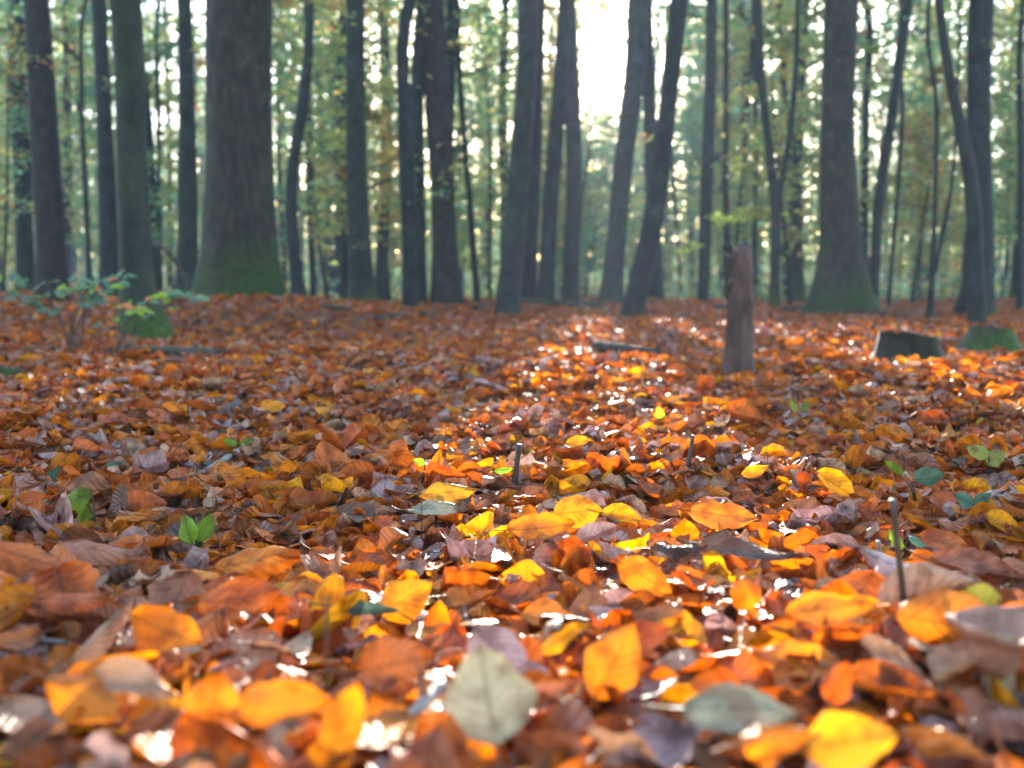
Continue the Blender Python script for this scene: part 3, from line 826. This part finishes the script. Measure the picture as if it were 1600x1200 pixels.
LM = []     # landmarks (x, y, text)
def hero_leaf(pos, L, Wd, frame, colour, label, curl=1.0, seed=0, mat=None, group="fallen leaves on the forest floor", stalk=True, name="fallen_leaf", parent=None, tone=1.0, thin=None):
    g = np.random.default_rng(seed)
    U, Vv, Q = leaf_grid(14, 8)
    Sh = leaf_shapes(1, U, Vv, np.array([L]), np.array([Wd]), g, curl, teeth=.03)[0]
    mb_V = Sh @ frame.T
    uv = np.stack([U, (Vv + 1) / 2], -1)
    c = np.array(LP[colour]) * tone * (1 + .03 * g.normal(0, 1, 3))
    col = np.clip(np.tile(c, (len(U), 1)) * (1 + .25 * g.normal() * (np.abs(Vv)[:, None] - .4)), 0, 1)
    th_ = thin if thin is not None else (1.0 if colour in ("orange", "yellow", "red-brown", "green", "teal-green", "olive") else (.7 if colour == "rust-brown" else .4)) * (.9 if mat else g.uniform(.2, .85))
    col = np.concatenate([col, np.full((len(U), 1), min(th_, 1.0))], 1)
    Fs = [Q]
    if stalk:
        k0 = Sh[4].copy()
        pts = np.array([k0 + np.array([.003, 0, .0005]), k0 + np.array([-.008, 0, .001]), k0 + np.array([-.017, .002 * g.normal(), .003])])
        V2, Q2, T2 = tube(catmull(pts, 5), np.linspace(.0008, .0006, 5), 5, cap=False)
        n0 = len(mb_V)
        mb_V = np.concatenate([mb_V, V2 @ frame.T]); Fs = [np.concatenate([Q, Q2 + n0])]
        uv = np.concatenate([uv, np.full((len(V2), 2), .52)]); col = np.concatenate([col, np.tile(np.append(c * .6, .1), (len(V2), 1))])
    o = link(name, mesh_np(name, mb_V, Fs, uv, col, mat or M_LEAF), parent, pos)
    if label: tag(o, label, "leaf", group)
    return o

def frame_from(ang, face, yawn=0.0):
    """midrib at picture angle ang (degrees, anticlockwise from +X as seen from the camera), blade facing up (face 0) to the camera (face 1)"""
    nrm = np.array([yawn, -math.sin(face * math.pi / 2), math.cos(face * math.pi / 2)]); nrm /= np.linalg.norm(nrm)
    e2 = np.cross(nrm, [1, 0, 0]); e2 /= np.linalg.norm(e2); e1 = np.cross(e2, nrm)
    m = e1 * math.cos(R(ang)) + e2 * math.sin(R(ang))
    return np.stack([m, np.cross(nrm, m), nrm], -1)

# leaves one can pick out in the photograph: px, py, length px, width/length, angle, facing, colour, curl, label, landmark
PICK = [
 (902,810,80,.80,5,.72,"yellow",.35,"bright yellow ribbed leaf standing up, larger of a touching pair","the bright yellow leaf pair"),
 (972,816,70,.60,-12,.55,"yellow",.4,"smaller yellow leaf touching the large bright yellow ribbed one",None),
 (762,1108,160,.85,100,.62,"cream-grey",.4,"big pale cream-grey blurred leaf standing beside the thick dark stick","the big cream-grey leaf"),
 (1008,916,92,.62,-32,.75,"orange",.6,"upright bright orange ribbed leaf behind dark curled ones","the upright orange leaf"),
 (636,948,92,.70,35,.7,"yellow",.7,"folded golden leaf raised over a dark hollow","the folded golden leaf"),
 (1305,766,66,.55,-35,.7,"yellow",.4,"golden ribbed leaf leaning between the twig and the teal seedling","the leaning golden leaf"),
 (680,803,92,.42,0,.35,"cream-grey",.5,"glossy pale silvery leaf lying flat before the short upright twig","the silvery flat leaf"),
 (700,778,92,.5,15,.5,"yellow",.6,"arched yellow-orange leaf behind the silvery flat leaf",None),
 (905,697,42,.6,0,.5,"yellow",.5,"small pale yellow leaf beyond the short upright twig",None),
 (425,640,44,.6,0,.6,"yellow",.8,"domed dull yellow leaf beside a lone dark stick piece",None),
 (398,885,140,.55,10,.55,"orange",.9,"large domed orange leaf with scalloped ribs and shining wet edge","the domed orange leaf"),
 (375,948,140,.6,5,.5,"rust-brown",.7,"broad pinkish rust leaf arched in front of the domed orange leaf",None),
 (45,885,160,.6,-10,.45,"rust-brown",.7,"wide blurred rust leaf sloping at the picture edge below the green seedling","the wide rust leaf"),
 (165,870,150,.35,-8,.35,"brown",.8,"long brown leaf with a pale rim beside the wide rust leaf",None),
 (265,1005,130,.6,-20,.65,"orange",1.1,"crumpled orange leaf with a yellow lifted corner","the crumpled orange leaf"),
 (330,1130,110,.85,75,.75,"orange",.6,"round deep-orange leaf standing among blurred ones","the round deep-orange leaf"),
 (440,1118,150,.55,5,.6,"orange",.8,"long orange leaf lying against the round deep-orange leaf",None),
 (540,1145,110,.62,70,.8,"yellow",.5,"blurred yellow-orange leaf standing at the picture's lower edge","the standing yellow-orange leaf"),
 (130,1110,150,.55,-25,.6,"orange",.8,"blurred tan leaf glowing orange at one end, lowest near the corner","the glowing tan leaf"),
 (200,1085,170,.4,-12,.35,"tan",.8,"long flat tan leaf with pale edge beside the glowing tan leaf",None),
 (620,1055,130,.75,10,.6,"rust-brown",.6,"rusty leaf with two glowing orange patches behind the thick dark stick",None),
 (780,1040,120,.7,-50,.6,"grey-brown",.5,"violet-brown leaf standing just behind the big cream-grey leaf",None),
 (880,1010,100,.3,30,.6,"yellow",.6,"narrow golden rolled leaf pointing upward between dark leaves","the narrow golden roll"),
 (960,1050,130,.7,60,.7,"orange",.7,"bright orange folded leaf beside the narrow golden roll",None),
 (1000,1015,110,.6,20,.5,"red-brown",.5,"reddish leaf bent over the bright orange folded leaf",None),
 (1150,1125,190,.55,-15,.25,"cream-grey",.5,"large wet pale leaf shining white on the floor","the shining pale leaf"),
 (1310,1085,70,.7,60,.7,"red-brown",.6,"dark red leaf glowing from behind beside the shining pale leaf",None),
 (1330,1180,170,.55,10,.65,"yellow",.7,"big blurred golden leaf cut by the picture's lower edge","the big golden leaf"),
 (1215,1175,150,.45,15,.6,"orange",.8,"blurred orange leaf beside the big golden leaf at the lower edge",None),
 (1165,940,60,.8,80,.8,"orange",.5,"rounded orange leaf backlit above a brown hollow",None),
 (1300,965,150,.5,5,.5,"orange",.8,"wide fiery orange leaf with wavy rim near the tall dark twig","the fiery wavy leaf"),
 (1420,900,170,.4,-15,.3,"grey-brown",.6,"broad mauve-brown leaf arching behind the tall dark twig","the mauve arching leaf"),
 (1530,900,150,.42,-25,.35,"brown",.6,"long mauve leaf behind the funnel mushroom",None),
 (1130,815,110,.6,-10,.5,"orange",.9,"arched two-tone orange and tan leaf curling over its own shadow","the two-tone arched leaf"),
 (1180,745,50,.5,20,.6,"yellow",.6,"small bright yellow leaf beyond the two-tone arched leaf",None),
 (1170,870,170,.32,-5,.25,"dark brown",.8,"long dark brown leaf with glossy edge below the bright yellow pair","the long dark leaf"),
 (930,850,80,.45,30,.3,"grey-brown",.9,"grey-brown hooked leaf with pale underside under the bright yellow pair",None),
 (845,835,110,.5,10,.5,"orange",.8,"vivid orange leaf sloping down from the bright yellow pair",None),
 (570,965,110,.35,0,.4,"teal-green",.4,"blurred teal-green narrow leaf lying flat near the folded golden leaf","the teal flat leaf"),
 (1060,868,90,.5,0,.3,"dark brown",1.0,"dark curled leaf shell between the yellow pair and upright orange leaf",None),
 (120,950,110,.45,-5,.4,"red-brown",.6,"reddish-mauve leaf sloping under the wide rust leaf",None),
 (160,1000,120,.35,55,.6,"tan",.6,"pale tan rolled leaf standing beside the crumpled orange leaf",None),
 (1480,860,90,.6,-20,.5,"rust-brown",.6,"rust leaf lying beyond the mauve arching leaf",None),
 (1445,885,50,.7,0,.7,"orange",.5,"small glowing orange leaf just behind the tall dark twig",None),
 (1490,825,60,.5,0,.5,"brown",.7,"brown leaf lying below the teal heart-shaped seedling leaf",None),
]
pick_xy = []
for k, (px, py, lp, wr, an, face, colr, curl, lab, lmk) in enumerate(PICK):
    hit = ground_hit(px, py, .032)
    sc = hit[1] * 1.0 / FPX * 1.02
    L = lp * sc * (1.0 if abs(math.sin(R(an))) < .5 else 1.05)
    L = min(L, .105)
    face *= .82 if face < .7 else .95
    fr = frame_from(an, face, rng.normal(0, .12))
    pos = hit + np.array([0, 0, .006 + face * L * wr * .06])
    hero_leaf(pos, L, L * wr, fr, colr, lab, curl * .8, 4000 + k, tone=1.05, thin=(.5 if colr in ("yellow", "orange") else None))
    pick_xy.append((hit[0], hit[1], L))
    if lmk: LM.append((hit[0], hit[1], lmk))

# ------------------------------------------------------------------ mushroom
mh = ground_hit(1555, 1062, .012)
sc = mh[1] / FPX
mush = empty("mushroom", mh - np.array([0, 0, .004]), "pinkish-tan funnel mushroom with a wide upturned cap at the picture edge", "mushroom")
zc = .025
rimR = 70 * sc
prof = [(.0085, zc - .016), (.014, zc - .009), (rimR * .5, zc - .001), (rimR * .85, zc + .008), (rimR, zc + .0125), (rimR * 1.01, zc + .0145), (rimR * .98, zc + .0155), (rimR * .8, zc + .0115), (rimR * .5, zc + .0055), (rimR * .2, zc + .001), (.0005, zc)]
ns = 48; V = []
for (r_, z_) in prof:
    for a in range(ns):
        t = 2 * math.pi * a / ns
        wv = 1 + .06 * math.sin(3 * t + .5) + .03 * math.sin(7 * t)
        V.append((r_ * wv * math.cos(t), r_ * wv * math.sin(t), z_ + (r_ / rimR) ** 2 * (.0025 * math.sin(2 * t + .9) + .0012 * math.sin(5 * t))))
i = np.arange(len(prof) - 1)[:, None] * ns; j = np.arange(ns)[None]
Qm = np.stack([i + j, i + (j + 1) % ns, i + ns + (j + 1) % ns, i + ns + j], -1).reshape(-1, 4)
cap = link("cap", mesh_np("cap", np.array(V), Qm, mat=M_CAP), mush)
cap.rotation_euler = (R(3), R(-3), 0)
V, Q, T = tube(catmull([(0.003, 0, -.02), (.001, 0, .01), (0, 0, .03), (0, 0, zc - .010)], 12), np.interp(np.linspace(0, 1, 12), [0, .5, 1], [.010, .0085, .012]), 14, seed=3)
link("stem", mesh_np("stem", V, [Q, T], mat=M_STEM), mush)
LM.append((mh[0], mh[1], "the funnel mushroom"))

# ------------------------------------------------------------------ twigs, sticks, logs
def stick(name, pts, r0, r1, mat, label, cat="twig", group=None, sides=8, side_twigs=(), rough=.06):
    base = np.array(pts[0])
    mb = MB()
    n = 14
    c = catmull([np.array(p) - base for p in pts], n)
    V, Q, T = tube(c, np.linspace(r0, r1, n), sides, seed=len(label), rough=rough); mb.add(V, Q, T)
    for (a, b, r) in side_twigs:
        V, Q, T = tube(catmull([np.array(a) - base, (np.array(a) + np.array(b)) / 2 - base + .002, np.array(b) - base], 6), np.linspace(r, r * .5, 6), 6, seed=2); mb.add(V, Q, T)
    o = link(name, mb.mesh(name, mat), None, base)
    return tag(o, label, cat, group)
TW = "twigs sticking up from the leaves"
def up_stick(pxb, pyb, mids, r_px, mat, label, lean=0.0, group=TW, taper=.75, lmk=None, sink=.03):
    b = ground_hit(pxb, pyb); d = b[1]
    pts = [b - np.array([0, 0, sink])] + [b] + [P(x_, y_, d + lean * (k + 1)) for k, (x_, y_) in enumerate(mids)]
    stick("twig", pts, r_px * d / FPX, r_px * taper * d / FPX, mat, label, "twig", group)
    if lmk: LM.append((b[0], b[1], lmk))
up_stick(803, 770, [(806, 736), (812, 694)], 5.6, M_TWIG, "short thick dark twig standing upright behind the silvery flat leaf", lmk="the short upright twig")
up_stick(1066, 757, [(1076, 722), (1083, 680)], 4.2, M_TWIG, "slender dark twig leaning upright behind the two-tone arched leaf")
up_stick(1417, 985, [(1411, 930), (1402, 850), (1394, 780)], 6.0, M_TWIG, "tall dark thin twig standing up before the mauve arching leaf", taper=.8, lmk="the tall dark twig")
up_stick(1385, 910, [(1378, 880), (1372, 845)], 4.0, M_GREYTWIG, "short grey twig standing next to the tall dark twig")
up_stick(1545, 704, [(1572, 690), (1604, 668)], 3.5, M_TWIG, "dark twig slanting up at the picture edge beyond the pale green seedling", lean=.02)
def lying(px0, py0, px1, py1, r_px, mat, label, name="stick", cat="stick", lift=.028, bend=0.0, taper=.7, group="sticks lying on the leaves", lmk=None):
    a = ground_hit(px0, py0, .004 if name == "stick" else .03); b = ground_hit(px1, py1, lift)
    m = (a + b) / 2 + np.array([.004, 0, .003 + bend])
    rr = r_px * (a[1] + b[1]) / 2 / FPX
    stick(name, [a, m, b], rr, rr * taper, mat, label, cat, group, sides=10)
    if lmk: LM.append((m[0], m[1], lmk))
a = ground_hit(608, 1195, .0); 
stick("stick", [a - np.array([0, 0, .02]), P(640, 1140, a[1] + .02), P(690, 1068, a[1] + .06)], 20 * a[1] / FPX, 13 * a[1] / FPX, M_GREYTWIG, "thick dark grey blurred stick slanting up against the big cream-grey leaf", "stick", "sticks lying on the leaves", 12)
LM.append((a[0], a[1], "the thick dark stick"))
lying(302, 752, 372, 704, 7, M_GREYTWIG, "lilac-grey bark-covered stick lying aslant among shining leaves", lmk="the lilac-grey stick", lift=.03)
lying(342, 655, 372, 628, 9, M_TWIG, "stubby dark stick end poking up beside the domed dull yellow leaf", lift=.03)
lying(1310, 572, 1350, 578, 4, M_TWIG, "short black stick lying in front of the low ridged stump")
lying(190, 548, 350, 554, 9, M_DARKBARK, "dark fallen branch lying before the foot of the mossy-footed beech", "fallen_branch", "branch", taper=.9)
lying(930, 541, 1035, 553, 9, M_DARKBARK, "black fallen branch lying in sunlit leaves before the strongly leaning beech", "fallen_branch", "branch", taper=.6)
lying(1100, 690, 1170, 700, 2.5, M_TWIG, "thin dark stick lying flat beyond the slender leaning twig")
lying(545, 625, 580, 645, 2.5, M_TWIG, "thin stick lying among dull brown leaves in the shade")
lying(0, 1012, 105, 1005, 6, M_TWIG, "dark olive stick lying at the picture edge under the reddish-mauve leaf", lmk="the olive stick")
lying(590, 500, 640, 490, 6, M_DARKBARK, "dark branch lying at the foot of the kinked beech", "fallen_branch", "branch")
lying(1330, 487, 1440, 500, 5, M_DARKBARK, "long thin dark branch lying beyond the low ridged stump", "fallen_branch", "branch")
lying(815, 474, 935, 480, 9, M_DARKBARK, "dark fallen log lying below the trunks under the sun", "fallen_log", "log", taper=.9)
lying(1000, 472, 1080, 480, 5, M_DARKBARK, "low dark fallen branch behind the strongly leaning beech", "fallen_branch", "branch")
for (xa, ya, xb, yb, rr_, lab_) in [(505, 480, 550, 484, 5, "crooked dark branch lying between the curved beech and green-black beech"), (742, 482, 782, 478, 5, "dark branch lying between the spindly stem and tilting violet-grey beech"),
        (1120, 482, 1195, 476, 5, "dark branch lying between the upright slim beech and the forked beech"), (1225, 486, 1262, 481, 6, "dark broken log lying against the flared oak's foot"), (1400, 492, 1450, 486, 4, "thin dark branch lying between the bent beech and wavy sapling")]:
    lying(xa, ya, xb, yb, rr_, M_DARKBARK, lab_, "fallen_branch", "branch")
lying(660, 492, 700, 484, 5, M_DARKBARK, "dark branch lying below the broad reddish trunk", "fallen_branch", "branch")
b = P(302, 460, 10.5)
stick("dead_branch", [b - np.array([0, 0, .1]), P(285, 425, 10.8), P(262, 395, 11), P(240, 378, 11.2)], .035, .02, M_RED, "brown dead branch leaning upward beside the foot of the huge mossy oak", "branch")
# thin dry stems
for (x_, yb, yt, w_) in [(658, 850, 735, 1.0), (1240, 735, 660, .9), (1398, 830, 740, .9), (868, 800, 735, .7), (25, 830, 745, .9), (1200, 790, 700, .7), (510, 1130, 930, 2.0), (1300, 660, 560, 1.0)]:
    b_ = ground_hit(x_, yb); d_ = b_[1]
    near = min(LM, key=lambda l: (l[0] - b_[0]) ** 2 + (l[1] - b_[1]) ** 2)[2]
    stick("dry_stem", [b_ - np.array([0, 0, .01]), P(x_ + 1, (yb + yt) / 2, d_), P(x_ - 2, yt, d_ + .01)], w_ * d_ / FPX, w_ * .7 * d_ / FPX, M_TWIG, f"hair-thin dry stem {['swaying','upright','bare','wispy','stiff','faint','blurred','lone'][int(x_) % 8]} near {near}, {int(0) or 'picked out against leaves'}", "stem", "thin dry stems", 5)

# ------------------------------------------------------------------ snag, stumps
b = P(1153, 592, 3.35); b[2] = gz(b[0], 3.35)
snag = empty("tree_snag", b, "upright rotten broken-off snag with reddish bare wood in the sunlit leaves", "snag")
tr = [(1152,384,43),(1153,400,44),(1155,430,44),(1157,470,42),(1155,520,44),(1154,560,48),(1154,585,55),(1153,612,60)]
pts = np.array([(*(P(x_, y_, 3.35) - b), w_ * .5 * scale_at(y_, 3.35)) for x_, y_, w_ in reversed(tr)])
dn = catmull(pts, 40)
V, Q, T = tube(dn[:, :3], dn[:, 3], 22, lobes=.14, lobe_h=.3, seed=11, rough=.028)
g5 = np.random.default_rng(5)
thS = np.linspace(0, 2 * math.pi, 22, endpoint=False)
prof5 = .010 * np.cos(thS - 2.2) + .007 * np.sin(3 * thS + 1) + g5.normal(0, .004, 22)
for k5, w5 in ((36, .25), (37, .5), (38, .8), (39, 1.0)):
    V[k5 * 22:(k5 + 1) * 22, 2] += w5 * prof5 - (.004 if k5 == 39 else 0)
V[39 * 22:40 * 22, :2] = dn[39, :2] + (V[39 * 22:40 * 22, :2] - dn[39, :2]) * .93
V[-2, 2] -= .012
link("wood", mesh_np("wood", V, [Q, T], mat=M_SNAG), snag)
# loose dark bark on one flank near the top
bm_ = MB()
th = np.linspace(math.pi * .85, math.pi * 1.30, 9)
zz = np.linspace(pts[-1][2] - .145, pts[-1][2] - .003, 9)
Vb = []
for z_ in zz:
    cx = np.interp(z_, dn[:, 2], dn[:, 0]); cyy = np.interp(z_, dn[:, 2], dn[:, 1]); rr = np.interp(z_, dn[:, 2], dn[:, 3])
    for q_, layer in ((.92, 0), (1.03, 1)):
        for t in th:
            e_w = (z_ - zz[0]) / (zz[-1] - zz[0]); jag = .004 * math.sin(t * 9 + z_ * 90) + (1 - e_w) * .03 * math.sin(t * 3.1 + 1)
            Vb.append((cx + rr * q_ * math.cos(t), cyy + rr * q_ * math.sin(t), z_ + jag))
Vb = np.array(Vb); n_ = len(th); Qb = []
for k in range(len(zz) - 1):
    r0 = k * 2 * n_; r1 = (k + 1) * 2 * n_
    for a_ in range(n_ - 1):
        Qb.append([r0 + a_, r1 + a_, r1 + a_ + 1, r0 + a_ + 1]); Qb.append([r0 + n_ + a_, r0 + n_ + a_ + 1, r1 + n_ + a_ + 1, r1 + n_ + a_])
    for e_ in (0, n_ - 1): Qb.append([r0 + e_, r0 + n_ + e_, r1 + n_ + e_, r1 + e_])
for k in (0, len(zz) - 1):
    r0 = k * 2 * n_
    for a_ in range(n_ - 1): Qb.append([r0 + a_, r0 + a_ + 1, r0 + n_ + a_ + 1, r0 + n_ + a_])
link("bark", mesh_np("bark", Vb, np.array(Qb), mat=M_DARKBARK), snag)
V, Q, T = tube(catmull([P(1170, 455, 3.35) - b, P(1174, 444, 3.33) - b, P(1181, 434, 3.32) - b], 5), np.linspace(.004, .002, 5), 5)
link("splinter", mesh_np("splinter", V, [Q, T], mat=M_SNAG), snag)

def stump(px, py, wtop, wbot, h_px, mat, label, seed, skew=0.0, lift=0.0):
    b = ground_hit(px, py); d = b[1]; k = d / FPX
    root = empty("tree_stump", b, label, "stump", "old stumps among the leaves")
    zz = np.linspace(-.06, h_px * k, 9); f = np.clip(zz / (h_px * k), 0, 1)
    rad = (wbot * (1 - f) ** 1.6 + wtop * (1 - (1 - f) ** 1.6)) * .5 * k
    V, Q, T = tube(np.stack([skew * (f - .0), np.zeros(9) + .0, zz], -1), rad, 28, lobes=.16, lobe_h=.5, seed=seed, rough=.02, cap=False)
    g_ = np.random.default_rng(seed)
    V[8 * 28:9 * 28, 2] += .018 * np.sin(np.linspace(0, 6.28, 28, endpoint=False) + 2) + g_.normal(0, .004, 28)
    link("bark", mesh_np("bark", V, Q, mat=mat), root)
    rim = V[8 * 28:9 * 28]; c = rim.mean(0); ring = c + (rim - c) * .9 - np.array([0, 0, .008]); ring2 = c + (rim - c) * .5 - np.array([0, 0, .016])
    Vt = np.concatenate([rim - np.array([0, 0, .002]), ring, ring2, [c - np.array([0, 0, .02])]])
    q = []; t_ = []
    for a_ in range(28):
        n1 = (a_ + 1) % 28
        q += [[a_, n1, 28 + n1, 28 + a_], [28 + a_, 28 + n1, 56 + n1, 56 + a_]]; t_.append([56 + a_, 56 + n1, 84])
    link("cut_top", mesh_np("cut_top", Vt, [np.array(q), np.array(t_)], mat=M_CUT), root)
    return b
stump(1422, 566, 84, 112, 42, M_STUMP, "low ridged dark stump with hollowed top in front of the pale slanting beech", 4)
stump(1548, 556, 66, 128, 42, M_STUMPM, "low stump thickly covered in bright moss at the foot of the slanting beech", 9)
b = ground_hit(8, 602)
stump(-6, 604, 60, 86, 34, M_STUMPM, "small dark mossy stump cut off by the picture edge in shade", 15)

# ------------------------------------------------------------------ seedlings and the shrub
def ovate(pos, L, Wd, fr, colr, seed, parent, tone=1.0, curl=.5):
    o = hero_leaf(pos, L, Wd, fr, colr, None, curl, seed, M_GREEN, None, False, "leaf", parent, tone)
    return o
def seedling(pxb, pyb, leaves, label, lmk=None, stem_r=.0012):
    b = ground_hit(pxb, pyb, .018); d = b[1]
    root = empty("seedling", b, label, "seedling", "green seedlings in the leaves")
    mb = MB()
    for k, (x_, y_, lp, wr, an, face, colr, tone) in enumerate(leaves):
        p = P(x_, y_, d + .004 * (k % 3) - .004) - b
        L = lp * d / FPX
        fr = frame_from(an, face)
        ovate(p, L, L * wr, fr, colr, 7000 + int(pxb) + k, root, tone)
        foot = p - fr[:, 0] * L * .46
        V, Q, T = tube(catmull([(0, 0, -.015), (foot[0] * .4, foot[1] * .4, max(.004, foot[2] * .6)), foot], 8), np.linspace(stem_r * 1.2, stem_r * .6, 8), 6)
        mb.add(V, Q, T)
    link("stem", mb.mesh("stem", M_TWIG), root)
    if lmk: LM.append((b[0], b[1], lmk))
seedling(150, 818, [(115, 781, 62, .55, 205, .7, "green", 1.0), (131, 803, 40, .75, 265, .8, "green", 1.5)], "green seedling with one large dark leaf and one bright lit leaf", "the two-leaved green seedling")
seedling(308, 862, [(293, 826, 50, .62, 110, .8, "green", 1.2), (322, 824, 50, .62, 70, .75, "green", .9), (310, 845, 34, .6, -60, .7, "green", .8)], "pale yellow-green seedling with three blurred leaves in shade", "the yellow-green seedling")
seedling(1432, 785, [(1448, 748, 58, .62, 10, .65, "teal-green", 1.1), (1395, 732, 34, .5, 130, .6, "green", 1.0)], "teal seedling with a broad pointed leaf and a small green one", "the broad-leaved teal seedling")
seedling(1524, 808, [(1506, 781, 36, .75, 150, .7, "teal-green", 1.1), (1535, 779, 36, .75, 30, .7, "teal-green", 1.2)], "teal seedling with two heart-shaped leaves spread like a butterfly", "the heart-leaved teal seedling")
seedling(1545, 735, [(1528, 705, 38, .7, 160, .7, "olive", 1.5), (1556, 715, 40, .7, 30, .7, "olive", 1.3)], "pale grey-green seedling with crinkled leaves near the slanting edge twig")
seedling(788, 760, [(787, 735, 32, .36, 10, .6, "green", 1.2)], "tiny bright green sprout leaf beside the short upright twig")
seedling(662, 745, [(655, 722, 22, .6, 160, .7, "green", 1.3), (700, 738, 56, .4, -25, .5, "teal-green", 1.0)], "small seedling with one lime leaf and one long blue-green leaf")
seedling(368, 705, [(360, 692, 28, .5, 160, .6, "green", 1.4), (385, 690, 26, .5, 20, .6, "green", 1.0)], "lime green sprout beside the lilac-grey stick")
seedling(425, 748, [(418, 734, 22, .55, 150, .7, "green", 1.1), (440, 738, 24, .5, 10, .6, "green", .7)], "small sprout with lime and dark leaves beyond the silvery flat leaf")
seedling(1033, 665, [(1030, 645, 22, .8, 90, .8, "green", 1.3)], "round single-leaved green sprout in bright sunlit leaves")
seedling(1250, 650, [(1240, 634, 24, .5, 100, .6, "green", 1.5), (1258, 634, 24, .5, 60, .5, "green", 1.2)], "bright green sprout shining in sunlit leaves beyond the snag")
seedling(1160, 652, [(1161, 637, 28, .5, 0, .6, "teal-green", 1.2)], "tiny teal leaf sprout in the sun in front of the snag")
seedling(1412, 868, [(1400, 842, 40, .6, 120, .7, "green", 1.1), (1440, 845, 46, .45, -5, .45, "teal-green", 1.5)], "green and blue-green seedling half hidden behind the tall dark twig")
seedling(165, 760, [(178, 725, 28, .4, 10, .5, "teal-green", 1.1), (182, 750, 28, .45, 20, .5, "teal-green", 1.0)], "two-leaved narrow teal sprout behind the large dark green leaf")
seedling(80, 765, [(80, 745, 46, .45, 60, .6, "teal-green", .6)], "dark blue-green folded leaf sprout near the picture edge")
seedling(520, 955, [(526, 930, 40, .45, 100, .7, "teal-green", .9)], "dim teal sprout leaf beside the teal flat leaf")

def shrub(pxb, pyb, d, tips, label, seed):
    b = P(pxb, pyb, d); b[2] = gz(b[0], d)
    root = empty("leafy_shrub", b, label, "shrub", "low green shrubs by the mossy-footed beech")
    r_ = np.random.default_rng(seed); st = MB(); k = 0
    for (x_, y_, n) in tips:
        p = P(x_, y_, d + r_.normal(0, .10)) - b
        V, Q, T = tube(catmull([(r_.normal(0, .02), r_.normal(0, .02), -.03), (p[0] * .35, p[1] * .3, p[2] * .7), p], 10), np.linspace(.004, .0015, 10), 6, seed=seed + k); st.add(V, Q, T)
        for q_ in range(n):
            f = r_.uniform(.62, 1.08)
            c = np.array([p[0] * f, p[1] * f, p[2] * (.6 + .4 * f)]) + r_.normal(0, 1, 3) * np.array([.035, .05, .018])
            colr = r_.choice(["teal-green", "green", "rust-brown", "olive"], p=[.60, .24, .09, .07])
            L = r_.uniform(.05, .075)
            if c[2] < .03: c[2] = .03
            ovate(c, L, L * .58, frame_from(r_.uniform(-40, 220), r_.uniform(.1, .5), r_.normal(0, .3)), colr, 9000 + seed * 100 + k, root, 1.7, .6)  # raised tone paints the sky's reflection into the leaf colour
            k += 1
    link("stem", st.mesh("stem", M_TWIG), root)
shrub(112, 540, 4.3, [(12, 432, 7), (38, 440, 6), (45, 470, 6), (90, 440, 6), (115, 440, 7), (150, 432, 6), (180, 436, 6), (195, 430, 4), (120, 470, 7), (165, 462, 6), (20, 465, 6)], "low leafy shrub of teal-green leaves in front of the broad dark brown trunk", 1)
shrub(185, 545, 4.2, [(195, 470, 5), (215, 476, 5), (232, 470, 5), (175, 505, 4), (270, 464, 3), (300, 462, 4), (335, 460, 4)], "spreading sprig of green leaves reaching across the mossy beech foot", 2)

# ------------------------------------------------------------------ the uppermost fallen leaves close to the camera, each by itself
need = 300 - len(PICK)
cand = []
g2 = np.random.default_rng(77)
yv = .40
rows = []
while yv < 1.62:
    step = .044 + .010 * (yv - .4)
    half = .53 * yv + .02
    xv = -half + g2.uniform(0, step)
    while xv < half:
        rows.append((xv + g2.normal(0, .011), yv + g2.normal(0, .011)))
        xv += step * g2.uniform(.95, 1.35)
    yv += step * .92
rows = [(x_, y_) for x_, y_ in rows if all((x_ - a_) ** 2 + ((y_ - b_) * (.62 if y_ < b_ else 1.0)) ** 2 > (.45 * L_ + .014) ** 2 for a_, b_, L_ in pick_xy)]
sel = rows[:need]
FORM = [("curled", 1.25), ("flat", .45), ("arched", .9), ("crumpled", 1.1), ("tilted", .6)]
names = {}
recs = []
for k, (x_, y_) in enumerate(sel):
    pc = PK[g2.choice(len(PK), p=PW / PW.sum())]
    fm, cu = FORM[g2.integers(len(FORM))]
    L = min(max(g2.normal(.060, .010), .042), .084); wr = g2.uniform(.55, .76)
    fr = leaf_frames(1, g2, {"flat": .12, "tilted": .4}.get(fm, .19))[0]
    st = 1 - abs(fr[2, 2])
    z = float(gz(x_, y_)) + .012 + g2.random() * .012 + st * L * .18
    ds = sorted(((l[0] - x_) ** 2 + (l[1] - y_) ** 2, l[2]) for l in LM)
    A, B = ds[0], ds[1]
    recs.append((pc, fm, A[1], B[1], A[0], (x_, y_, z), L, wr, fr, cu, k))
recs.sort(key=lambda r: r[4])
for pc, fm, A, B, dA, pos, L, wr, fr, cu, k in recs:
    key = (pc, fm, A, B)
    names[key] = names.get(key, 0) + 1
    o_ = ["", "second ", "third ", "fourth ", "fifth ", "sixth ", "seventh "][min(6, names[key] - 1)]
    lab = f"{o_}{fm} {pc} leaf out from {A} towards {B}"
    if len(lab.split()) > 16: lab = f"{o_}{fm} {pc} leaf near {A} and {B}"
    hero_leaf(np.array(pos), L, L * wr, fr, pc, lab.strip(), cu * .8, 12000 + k, tone=g2.uniform(.8, 1.2))
